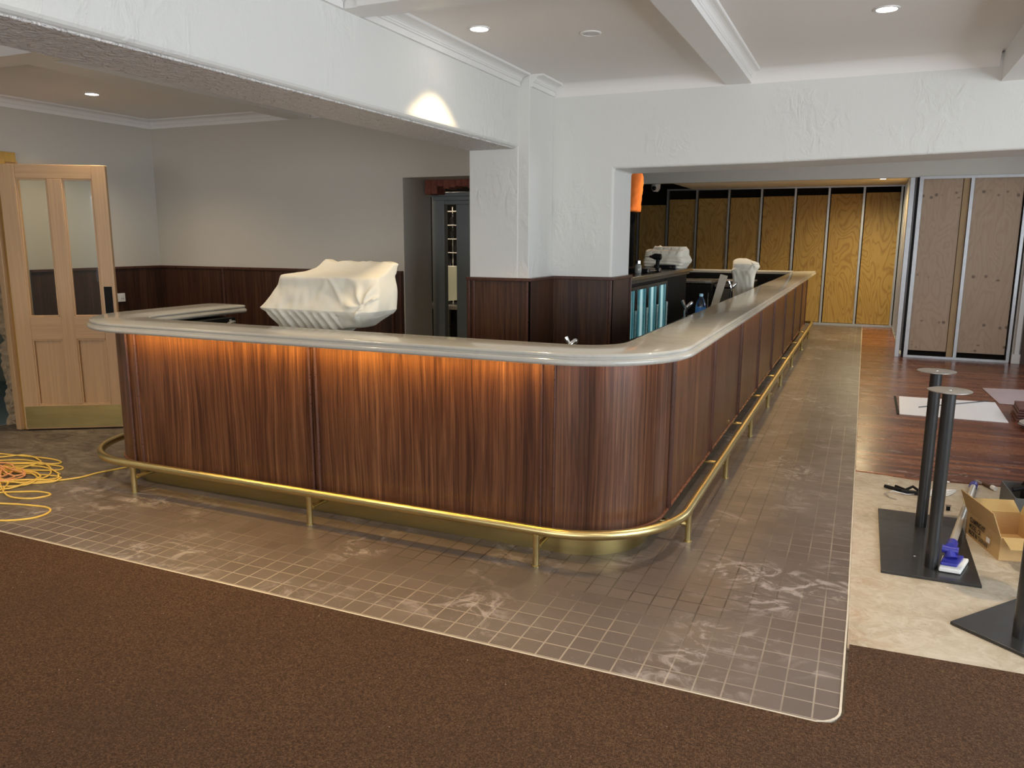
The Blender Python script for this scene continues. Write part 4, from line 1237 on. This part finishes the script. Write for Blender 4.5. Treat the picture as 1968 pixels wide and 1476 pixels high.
for _ in range(3):
    for i in range(1, len(pts) - 1): pts[i][2] = (pts[i - 1][2] + 2 * pts[i][2] + pts[i + 1][2]) / 4
bm = BM(); tube(bm, pts, 0.0058, 8)
tag(obj('extension_cord', bm, 'cord', None, smooth=True), 'tangled yellow extension cord on the bare floor left of the bar', 'extension cord')
bm = BM(); rp2 = []
for i in range(60):
    a = i * 0.55; r = 0.26 + 0.06 * math.sin(i * 0.9)
    rp2.append((-5.45 + r * 1.25 * math.cos(a) + 0.04 * math.sin(i), 3.18 + r * 0.75 * math.sin(a + 0.3) + 0.05 * math.cos(i * 1.7), 0.012 + 0.012 * abs(math.sin(i * 0.7))))
sm = []
for i in range(len(rp2) - 1):
    P = [Vector(rp2[max(i - 1, 0)]), Vector(rp2[i]), Vector(rp2[i + 1]), Vector(rp2[min(i + 2, len(rp2) - 1)])]
    for s in range(4):
        f = s / 4; sm.append(0.5 * (2 * P[1] + (P[2] - P[0]) * f + (2 * P[0] - 5 * P[1] + 4 * P[2] - P[3]) * f * f + (3 * P[1] - P[0] - 3 * P[2] + P[3]) * f ** 3))
tube(bm, sm, 0.0058, 8)
tag(obj('extension_cord', bm, plain('orange_cord_rubber', (0.80, 0.36, 0.14), 0.45), None, smooth=True), 'salmon orange cord coiled among the yellow cord at the left', 'extension cord')

# ------------------------------------------------------------------ table bases
def table_base(cx, cy, rz, cols, lab, h=0.835):
    t = thing('table_base', (cx, cy, 0), lab, 'table base', rz=rz)
    mb = t.matrix_basis

    def put(bm):
        bmesh.ops.transform(bm, matrix=mb, verts=bm.verts)
    bm = BM(); bxx(bm, -0.215, 0.215, -0.495, 0.495, 0.0, 0.0135); put(bm); obj('base_plate', bm, 'charcoal', t, 0.002)
    for (u, v) in cols:
        bm = BM(); lathe(bm, (u, v, 0.0135), [(0.030, 0), (0.030, h - 0.016)], 32); put(bm); obj('column', bm, 'charcoal', t, smooth=True)
        bm = BM(); lathe(bm, (u, v, h - 0.003), [(0.093, 0), (0.0965, 0.002), (0.0965, 0.005), (0.092, 0.0065)], 40); put(bm); p = obj('mounting_plate', bm, 'plate_top', t, smooth=True)
        bm = BM(); lathe(bm, (u, v, h + 0.0035), [(0.010, 0), (0.010, 0.0015), (0.006, 0.002)], 14); put(bm); obj('bolt', bm, 'chrome', p, smooth=True)
    return t


table_base(0.405, 4.535, 0.0, [(0.012, -0.345), (0.0, 0.262)], 'twin-column charcoal table base standing on the concrete under the mop', 0.90)
tb2c = Vector((0.456, 3.592)) + Vector((0.76, -0.65)) * 0.215 + Vector((0.62, 0.78)) * 0.495
table_base(tb2c.x, tb2c.y, math.atan2(0.78, 0.62) - PI / 2, [(0.0, -0.365)], 'charcoal table base cut off by the right edge, nearest the camera', 0.90)

# ------------------------------------------------------------------ mop
mop = thing('floor_mop', (0.52, 4.22, 0.0135), 'long-handled scrubbing mop with blue head and white pad', 'mop')
bm = BM(); prism(bm, [(0.445, 4.135), (0.540, 4.132), (0.592, 4.315), (0.475, 4.315)], 0.016, 0.038); obj('pad', bm, 'white_foam', mop, 0.006)
bm = BM(); prism(bm, [(0.452, 4.165), (0.525, 4.160), (0.568, 4.300), (0.482, 4.305)], 0.038, 0.055); hd = obj('head_plate', bm, 'blue', mop, 0.006)
bm = BM(); tube(bm, [(0.505, 4.235, 0.055), (0.500, 4.255, 0.085)], [0.03, 0.022], 14); tube(bm, [(0.465, 4.262, 0.09), (0.535, 4.250, 0.09)], 0.02, 14); obj('swivel_joint', bm, 'blue', hd, smooth=True)
p0 = Vector((0.500, 4.255, 0.10)); p1 = Vector((0.772, 5.78, 0.024)); dv = (p1 - p0).normalized()
bm = BM(); tube(bm, [p0, p0 + dv * 0.09], 0.026, 16); obj('collar', bm, 'blue', mop, smooth=True)
bm = BM(); tube(bm, [p0 + dv * 0.08, p1 - dv * 0.05], 0.0185, 16); obj('handle', bm, 'alu', mop, smooth=True)
bm = BM(); tube(bm, [p1 - dv * 0.09, p1 - dv * 0.01, p1], [0.024, 0.024, 0.014], 16); obj('grip', bm, 'blue', mop, smooth=True, label='blue handle end cap')

# ------------------------------------------------------------------ cardboard box
bo = Vector((0.738, 4.455, 0)); ed1 = Vector((-0.108, 0.385, 0)); L1 = ed1.length; ed1.normalize(); ed2 = Vector((ed1.y, -ed1.x, 0)); W2 = 0.27; HB = 0.122
cbx = thing('cardboard_box', (bo.x, bo.y, 0), 'open brown cardboard box with printed text lying on the concrete', 'box')


def quad_slab(bm, o, u, v, th=0.004):
    """slab o, o+u, o+u+v, o+v with thickness"""
    nn = u.cross(v).normalized() * th
    a = [bm.verts.new(p) for p in (o, o + u, o + u + v, o + v)]; b = [bm.verts.new(p + nn) for p in (o, o + u, o + u + v, o + v)]
    bm.faces.new(a); bm.faces.new(list(reversed(b)))
    for i in range(4): bm.faces.new((a[i], b[i], b[(i + 1) % 4], a[(i + 1) % 4]))


Zv = Vector((0, 0, HB)); e1 = ed1 * L1; e2 = ed2 * W2; lift = Vector((0, 0, 0.002))
bm = BM()
quad_slab(bm, bo + lift, e1, Zv); quad_slab(bm, bo + lift + e2, e1, Zv); quad_slab(bm, bo + lift, e2, Zv); quad_slab(bm, bo + lift + e1, e2, Zv); quad_slab(bm, bo + lift, e1, e2)
obj('body', bm, 'card', cbx)
bm = BM(); quad_slab(bm, bo + Zv + lift, e1, Vector((-0.045, -0.015, 0.122))); obj('flap', bm, 'card', cbx)
bm = BM(); quad_slab(bm, bo + Zv + e2 + lift, e1, Vector((0.04, 0.01, 0.13))); obj('flap', bm, 'card_in', cbx)
bm = BM(); quad_slab(bm, bo + Zv + lift + ed2 * 0.01, e2 * 0.94, Vector((0.02, -0.115, -0.02))); obj('flap', bm, 'card_in', cbx)
bm = BM(); quad_slab(bm, bo + Zv + e1 + lift, e2, Vector((-0.02, 0.10, 0.04))); obj('flap', bm, 'card_in', cbx)


def text_mesh(name, body, origin, xdir, ydir, h, mat, parent, squeeze):
    c = bpy.data.curves.new(name, 'FONT'); c.body = body; c.size = h; c.offset = 0.0006; c.extrude = 0.0003
    tmp = bpy.data.objects.new(name, c); COL.objects.link(tmp)
    dg = bpy.context.evaluated_depsgraph_get(); me = bpy.data.meshes.new_from_object(tmp.evaluated_get(dg))
    bpy.data.objects.remove(tmp)
    x = xdir.normalized(); y = ydir.normalized(); z = x.cross(y)
    mt = Matrix(((x.x, y.x, z.x, origin.x), (x.y, y.y, z.y, origin.y), (x.z, y.z, z.z, origin.z), (0, 0, 0, 1)))
    me.transform(Matrix.Translation(-parent.location) @ mt @ Matrix.Diagonal((squeeze, 1, 1, 1)))
    o = bpy.data.objects.new(name, me); COL.objects.link(o); me.materials.clear(); me.materials.append(M[mat]); o.parent = parent
    return o


nf = -ed2
left_dir = -ed1
base = bo + e1 * 0.86 + nf * 0.006 + lift
for i, s in enumerate(('CLAMPING KIT', 'MODEL: CK', 'MADE IN TAIWAN')):
    text_mesh('printed_text', s, base + Vector((0, 0, 0.082 - i * 0.034)), left_dir, Vector((0, 0, 1)), 0.038, 'ink', cbx, 0.72)
bm = BM(); quad_slab(bm, bo + e1 * 0.235 + nf * 0.0062 + Vector((0, 0, 0.05)), e1 * 0.10, Vector((0, 0, 0.026)), -0.0006); obj('white_sticker', bm, 'white_plastic', cbx)

# ------------------------------------------------------------------ odds and ends on the concrete
bg = thing('tool_tote', (0.98, 5.4, 0), 'grey tool tote behind the cardboard box at the right edge', 'tool tote')
bm = BM()
for o_, u, v in ((Vector((0.905, 5.18, 0)), Vector((-0.02, 0.36, 0)), Vector((0, 0, 0.13))), (Vector((0.905, 5.18, 0)), Vector((0.34, 0.02, 0)), Vector((0, 0, 0.13))), (Vector((1.245, 5.2, 0)), Vector((-0.02, 0.36, 0)), Vector((0, 0, 0.13))), (Vector((0.885, 5.54, 0)), Vector((0.34, 0.02, 0)), Vector((0, 0, 0.13))), (Vector((0.905, 5.18, 0)), Vector((0.34, 0.02, 0)), Vector((-0.02, 0.36, 0)))):
    quad_slab(bm, o_ + Vector((0, 0, 0.002)), u, v, 0.005)
obj('tray', bm, plain('grey_tote_plastic', (0.10, 0.10, 0.095), 0.5, var=0.3), bg)
bm = BM(); tube(bm, [(0.92, 5.36, 0.13), (0.98, 5.37, 0.15), (1.10, 5.38, 0.15), (1.22, 5.39, 0.13)], 0.014, 10); obj('handle', bm, 'black', bg, smooth=True)
bm = BM(); lathe(bm, (1.03, 5.47, 0.008), [(0.05, 0), (0.05, 0.13), (0.035, 0.16), (0.035, 0.18)], 22)
tag(obj('black_canister', bm, 'black', None, smooth=True), 'black round canister standing in the grey tool tote', 'canister')
jk = thing('bar_clamp', (0.33, 5.47, 0), 'black clamp and tangle of wire on the concrete left of the columns', 'clamp')
bm = BM(); tube(bm, [(0.235, 5.53, 0.012), (0.335, 5.47, 0.012)], 0.011, 10); tube(bm, [(0.30, 5.56, 0.012), (0.37, 5.48, 0.012)], 0.008, 10); obj('arm', bm, 'black', jk, smooth=True)
bm = BM(); bxx(bm, 0.33, 0.44, 5.44, 5.475, 0.0, 0.02); tube(bm, [(0.36, 5.5, 0.012), (0.40, 5.53, 0.03), (0.44, 5.49, 0.012)], 0.009, 10); obj('jaw', bm, 'black', jk, 0.003)
bm = BM(); tube(bm, [(0.42, 5.45, 0.006), (0.36, 5.42, 0.006), (0.28, 5.41, 0.02), (0.23, 5.37, 0.006), (0.26, 5.31, 0.004), (0.30, 5.28, 0.004)], 0.003, 6); obj('wire', bm, 'chrome', jk, smooth=True)
bm = BM()
for k in range(3): prism(bm, [(0.47, 5.44), (0.60, 5.50 + k * 0.03), (0.66, 5.62), (0.52, 5.60)], 0.001 + k * 0.006, 0.005 + k * 0.006)
tag(obj('plastic_packet', bm, 'white_plastic', None, 0.002), 'flat white plastic packet on the concrete behind the columns', 'packet')
kn = thing('scraper', (0.85, 5.84, 0), 'old scraper with dark handle and pale end near the mop handle end', 'scraper')
bm = BM(); prism(bm, [(0.790, 5.960), (0.835, 5.86), (0.850, 5.87), (0.815, 5.965)], 0.0, 0.006); obj('blade', bm, 'plate_top', kn)
bm = BM(); tube(bm, [(0.838, 5.868, 0.013), (0.878, 5.78, 0.015)], [0.012, 0.015], 10); obj('handle', bm, plain('brown_handle', (0.10, 0.05, 0.03), 0.6), kn, smooth=True)
bm = BM(); tube(bm, [(0.876, 5.785, 0.015), (0.892, 5.75, 0.015)], 0.0155, 10); obj('end_cap', bm, 'white_plastic', kn, smooth=True)
cs = thing('small_castor', (0.575, 5.2, 0), 'tiny castor lying behind the front column of the table base', 'castor')
bm = BM(); tube(bm, [(0.565, 5.2, 0.014), (0.585, 5.2, 0.014)], 0.013, 14); obj('wheel', bm, 'black', cs, smooth=True)
bm = BM(); bxx(bm, 0.56, 0.59, 5.19, 5.21, 0.028, 0.033); bxx(bm, 0.56, 0.564, 5.19, 5.21, 0.01, 0.03); obj('bracket', bm, 'chrome', cs)
random.seed(5)
for k, (x, y, s) in enumerate(((0.62, 5.83, 0.03), (0.70, 5.60, 0.012), (0.35, 4.30, 0.012), (0.26, 5.62, 0.016), (0.47, 3.95, 0.006))):
    bm = BM(); bmesh.ops.create_icosphere(bm, subdivisions=1, radius=s / 2)
    for v in bm.verts: v.co = Vector((v.co.x * random.uniform(0.8, 1.5), v.co.y * random.uniform(0.7, 1.2), v.co.z * 0.4)) + Vector((x, y, s * 0.2 + (0.012 if y < 5 else 0)))
    tag(obj('plaster_crumb', bm, 'white_foam'), 'small white plaster crumb on the floor around the table base', 'crumb', 'plaster crumbs by the table base')

# boards on the timber floor
bm = BM(); prism(bm, [(0.406, 8.0), (1.282, 8.017), (1.302, 8.992), (0.433, 8.93)], 0.0052, 0.012)
tag(obj('floor_sheet', bm, 'white_board', None, 0.002), 'white sheet lying on the red timber boards behind the columns', 'sheet')
bm = BM(); bxx(bm, 0.385, 0.405, 8.0, 8.93, 0.005, 0.012); tag(obj('sheet_edge_strip', bm, 'black'), 'thin dark strip standing in for the left edge of the white sheet', 'edge strip')  # dark edge of the white sheet, added as a separate black strip
bm = BM(); tube(bm, [(0.587, 8.387, 0.017), (1.252, 9.025, 0.017)], 0.005, 6); tag(obj('metal_rod', bm, 'charcoal'), 'thin dark rod lying across the white sheet', 'rod')
bm = BM(); prism(bm, [(1.33, 8.95), (2.1, 8.98), (2.2, 10.0), (1.286, 9.84)], 0.0052, 0.012)
tag(obj('floor_sheet', bm, 'pink_board', None, 0.002), 'mauve grey board on the timber floor beyond the white sheet', 'sheet')
random.seed(3)
for k in range(5):
    bm = BM(); dx = random.uniform(-0.02, 0.03); z = 0.006 + k * 0.024
    prism(bm, [(1.36 + dx, 8.15), (1.95, 8.2), (1.93, 8.6 + dx), (1.38 + dx, 8.55)], z, z + 0.018)
    tag(obj('board_offcut', bm, 'dark_board', None, 0.002), ('lowest dark red board offcut of the low stack at the right edge' if k == 0 else 'topmost dark red board offcut of the low stack at the right edge' if k == 4 else 'dark red board offcut, number %s from the bottom of the stack' % ('two', 'three', 'four')[k - 1]), 'board', 'stack of dark board offcuts')
bm = BM(); lathe(bm, (1.45, 7.86, 0.006), [(0.06, 0), (0.12, 0.03), (0.125, 0.035), (0.115, 0.034), (0.05, 0.012)], 26)
tag(obj('pale_bowl', bm, 'plate_top', None, smooth=True), 'shallow pale bowl on the floor in front of the board stack', 'bowl')

# ------------------------------------------------------------------ ceiling fixtures (each with its own lamp)
def downlight(x, y, z, lab, power=28, size=78, lit=True, color=(1.0, 0.80, 0.56), group='recessed ceiling downlights', r=0.048):
    t = thing('downlight', (x, y, z), lab, 'downlight', group)
    bm = BM(); n = 28
    rings = [[bm.verts.new((x + math.cos(2 * PI * k / n) * q, y + math.sin(2 * PI * k / n) * q, z + zz)) for k in range(n)] for q, zz in ((r * 1.22, 0.0), (r * 1.2, -0.005), (r * 1.0, -0.006), (r * 0.97, -0.001))]
    for A, B in zip(rings, rings[1:]):
        for k in range(n): bm.faces.new((A[k], A[(k + 1) % n], B[(k + 1) % n], B[k]))
    obj('bezel', bm, 'trim', t, smooth=True)
    bm = BM(); lathe(bm, (x, y, z - 0.0035), [(r * 0.98, 0), (r * 0.98, 0.002)], 28); obj('lens', bm, 'lamp' if lit else 'lamp_off', t)
    if lit and power:
        d = bpy.data.lights.new('downlight_lamp', 'SPOT'); d.energy = power; d.spot_size = math.radians(size); d.spot_blend = 0.35 if size < 100 else 0.9; d.color = color; d.shadow_soft_size = 0.03
        o = bpy.data.objects.new('downlight_lamp', d); COL.objects.link(o); o.parent = t; o.location = (0, 0, -0.012)
    return t


G1 = None
downlight(-1.974, 4.008, CZ, 'lit ceiling downlight close to the main beam, above the bar corner', 38, 92, group=None, color=(1.0, 0.74, 0.42))
downlight(-1.458, 4.33, CZ, 'unlit round ceiling fitting right of the lit downlight by the beam', 0, lit=False, group=None)
downlight(0.003, 4.445, CZ, 'lit ceiling downlight above the tiled walkway at top right', 70, 110, group=None)
downlight(-5.64, 4.58, CZ, 'lit ceiling downlight in the left room above the timber door', 45, 130, group=None)
downlight(0.169, 14.45, 2.58, 'lit downlight in the far low ceiling near the plywood wall', 170, 168, color=(1.0, 0.84, 0.50), group=None)
# unseen fittings, some added to brighten the far bar and kitchen
for (x, y, z, p, s) in ((-3.75, 4.35, CZ, 34, 130), (-3.6, 2.2, CZ, 70, 120), (-5.4, 2.4, CZ, 48, 130), (-1.6, 1.6, CZ, 38, 120), (0.3, 1.5, CZ, 50, 120), (-0.35, 7.6, CZ, 45, 110), (-0.35, 10.2, CZ, 45, 110), (-2.0, 14.0, 2.58, 70, 130), (-2.1, 9.6, CZ, 45, 120), (-3.95, 7.05, CZ, 60, 140)):
    downlight(x, y, z, 'recessed ceiling downlight hidden from the camera by beams or out of frame', p, s, group='downlights out of the frame or hidden by beams')

sc = thing('security_camera', (-3.86, 15.57, 2.66), 'white dome security camera under the far ceiling above the plywood', 'security camera')
bm = BM(); lathe(bm, (-3.80, 15.4, 2.50), [(0.05, 0.0), (0.085, 0.05), (0.09, 0.09), (0.09, 0.16)], 24); obj('housing', bm, 'white_plastic', sc, smooth=True)
bm = BM(); bmesh.ops.create_uvsphere(bm, u_segments=16, v_segments=10, radius=0.042)
bmesh.ops.translate(bm, vec=(-3.81, 15.33, 2.565), verts=bm.verts); obj('lens_dome', bm, 'black_gloss', sc, smooth=True)


# ------------------------------------------------------------------ worker glimpsed past the jamb
def skin(name, joints, edges, mat, parent=None, sub=2, root=0):
    me = bpy.data.meshes.new(name); me.from_pydata([j[:3] for j in joints], edges, [])
    o = bpy.data.objects.new(name, me); COL.objects.link(o)
    s = o.modifiers.new('skin', 'SKIN'); s.use_smooth_shade = True
    for v, j in zip(me.skin_vertices[0].data, joints): v.radius = (j[3], j[4] if len(j) > 4 else j[3])
    me.skin_vertices[0].data[root].use_root = True
    ss = o.modifiers.new('sub', 'SUBSURF'); ss.levels = sub; ss.render_levels = sub
    me.materials.append(M[mat])
    if parent: o.parent = parent
    return o


LX, LY, LZ = -2.68, 9.40, 0.985
ld = thing('step_ladder', (LX - 0.02, LY + 0.05, 0), 'aluminium step ladder behind the pier that the worker stands on', 'step ladder')
for sx in (-1, 1):
    for sy, top_y in ((-1, 0), (1, 0.06)):
        bm = BM(); tube(bm, [(LX + sx * 0.26, LY + sy * 0.32, 0.0), (LX + sx * 0.18, LY + top_y, LZ - 0.03)], 0.016, 8); obj('leg', bm, 'alu', ld)
for k in range(3):
    z = 0.23 + k * 0.23; f = z / LZ
    bm = BM(); bxx(bm, LX - 0.24 + 0.06 * f, LX + 0.24 - 0.06 * f, LY - 0.34 + 0.30 * f, LY - 0.26 + 0.30 * f, z, z + 0.02); obj('step', bm, 'alu', ld)
bm = BM(); bxx(bm, LX - 0.19, LX + 0.19, LY - 0.16, LY + 0.18, LZ - 0.035, LZ - 0.002); obj('platform', bm, 'alu', ld, 0.004)
# joints: x, y, z, radius (person faces left, arms raised to the ceiling edge)
J = [(0, 0, 0.95, 0.135, 0.10), (0, 0, 1.12, 0.130, 0.10), (-0.01, 0, 1.30, 0.15, 0.105), (-0.02, 0, 1.43, 0.13, 0.09), (-0.08, 0, 1.48, 0.055), (-0.14, 0, 1.51, 0.055), (-0.21, 0, 1.54, 0.085, 0.09), (-0.25, 0, 1.59, 0.075, 0.085),
     (0.0, -0.09, 0.88, 0.09), (0.02, -0.10, 0.50, 0.06), (0.03, -0.10, 0.10, 0.042), (-0.12, -0.11, 0.04, 0.04),
     (0.0, 0.09, 0.88, 0.09), (0.02, 0.10, 0.50, 0.06), (0.03, 0.10, 0.10, 0.042), (-0.12, 0.11, 0.04, 0.04),
     (-0.03, -0.19, 1.41, 0.055), (-0.25, -0.22, 1.46, 0.042), (-0.42, -0.16, 1.60, 0.030), (-0.49, -0.14, 1.64, 0.028),
     (-0.03, 0.19, 1.41, 0.055), (-0.25, 0.22, 1.46, 0.042), (-0.42, 0.16, 1.60, 0.030), (-0.49, 0.14, 1.64, 0.028)]
E_ = [(0, 1), (1, 2), (2, 3), (3, 4), (4, 5), (5, 6), (6, 7), (0, 8), (8, 9), (9, 10), (10, 11), (0, 12), (12, 13), (13, 14), (14, 15), (3, 16), (16, 17), (17, 18), (18, 19), (3, 20), (20, 21), (21, 22), (22, 23)]
for hs, bi in ((-1, 19), (1, 23)):
    bx0 = J[bi]
    for q in range(4):
        i = len(J); y = bx0[1] + (q - 1.5) * 0.019
        J.append((bx0[0] - 0.045, y, bx0[2] + 0.03, 0.009)); J.append((bx0[0] - 0.075 + 0.006 * abs(q - 1.5), y, bx0[2] + 0.035, 0.008)); J.append((bx0[0] - 0.095 + 0.008 * abs(q - 1.5), y, bx0[2] + 0.02, 0.007))
        E_ += [(bi, i), (i, i + 1), (i + 1, i + 2)]
    i = len(J); J.append((bx0[0] - 0.02, bx0[1] - hs * 0.04, bx0[2] + 0.0, 0.010)); J.append((bx0[0] - 0.05, bx0[1] - hs * 0.05, bx0[2] - 0.005, 0.009)); E_ += [(bi, i), (i, i + 1)]
wk = skin('person', J, E_, 'skin', None)
wk.location = (LX, LY, LZ)
tag(wk, 'person in orange shirt and black trousers on a ladder, glimpsed past the white jamb', 'person')
skin('trousers', [(0, 0, 1.10, 0.15, 0.115), (0, 0, 1.0, 0.155, 0.12), (0, -0.085, 0.88, 0.105), (0.02, -0.10, 0.50, 0.082), (0.03, -0.10, 0.09, 0.068), (0, 0.085, 0.88, 0.105), (0.02, 0.10, 0.50, 0.082), (0.03, 0.10, 0.09, 0.068)], [(0, 1), (1, 2), (2, 3), (3, 4), (1, 5), (5, 6), (6, 7)], 'trouser', wk)
bm = BM()
def shirt_folds(v, a):
    return v + Vector((math.cos(a), math.sin(a), 0)) * (0.0035 * math.sin(v.z * 60 + v.x * 40 - v.y * 50 + 3 * mnoise.noise(v * 5)) + 0.006 * mnoise.noise(v * 12))
loft(bm, interp([(0.935, -0.165, 0.165, -0.20, 0.20), (0.96, -0.170, 0.170, -0.205, 0.205), (1.10, -0.165, 0.178, -0.19, 0.19), (1.25, -0.165, 0.190, -0.20, 0.20), (1.36, -0.17, 0.185, -0.215, 0.215), (1.43, -0.15, 0.14, -0.19, 0.19), (1.475, -0.13, 0.05, -0.10, 0.10)], 6), 72, 3.0, shirt_folds)
bmesh.ops.translate(bm, vec=(LX, LY, LZ), verts=bm.verts)
sh = obj('shirt', bm, 'orange', wk, smooth=True, angle=180)
for q in (-1, 1):
    skin('sleeve', [(-0.02, q * 0.17, 1.40, 0.085), (-0.12, q * 0.215, 1.425, 0.075), (-0.20, q * 0.22, 1.45, 0.062)], [(0, 1), (1, 2)], 'orange', sh)
skin('hair', [(-0.19, 0, 1.585, 0.085, 0.095), (-0.24, 0, 1.63, 0.07, 0.085), (-0.13, 0, 1.55, 0.065, 0.08)], [(0, 1), (0, 2)], 'hair', wk)
for s in (-1, 1):
    skin('boot', [(0.04, s * 0.10, 0.10, 0.055), (0.03, s * 0.10, 0.045, 0.045), (-0.10, s * 0.11, 0.035, 0.045, 0.035), (-0.16, s * 0.11, 0.03, 0.036, 0.028)], [(0, 1), (1, 2), (2, 3)], 'black', wk)
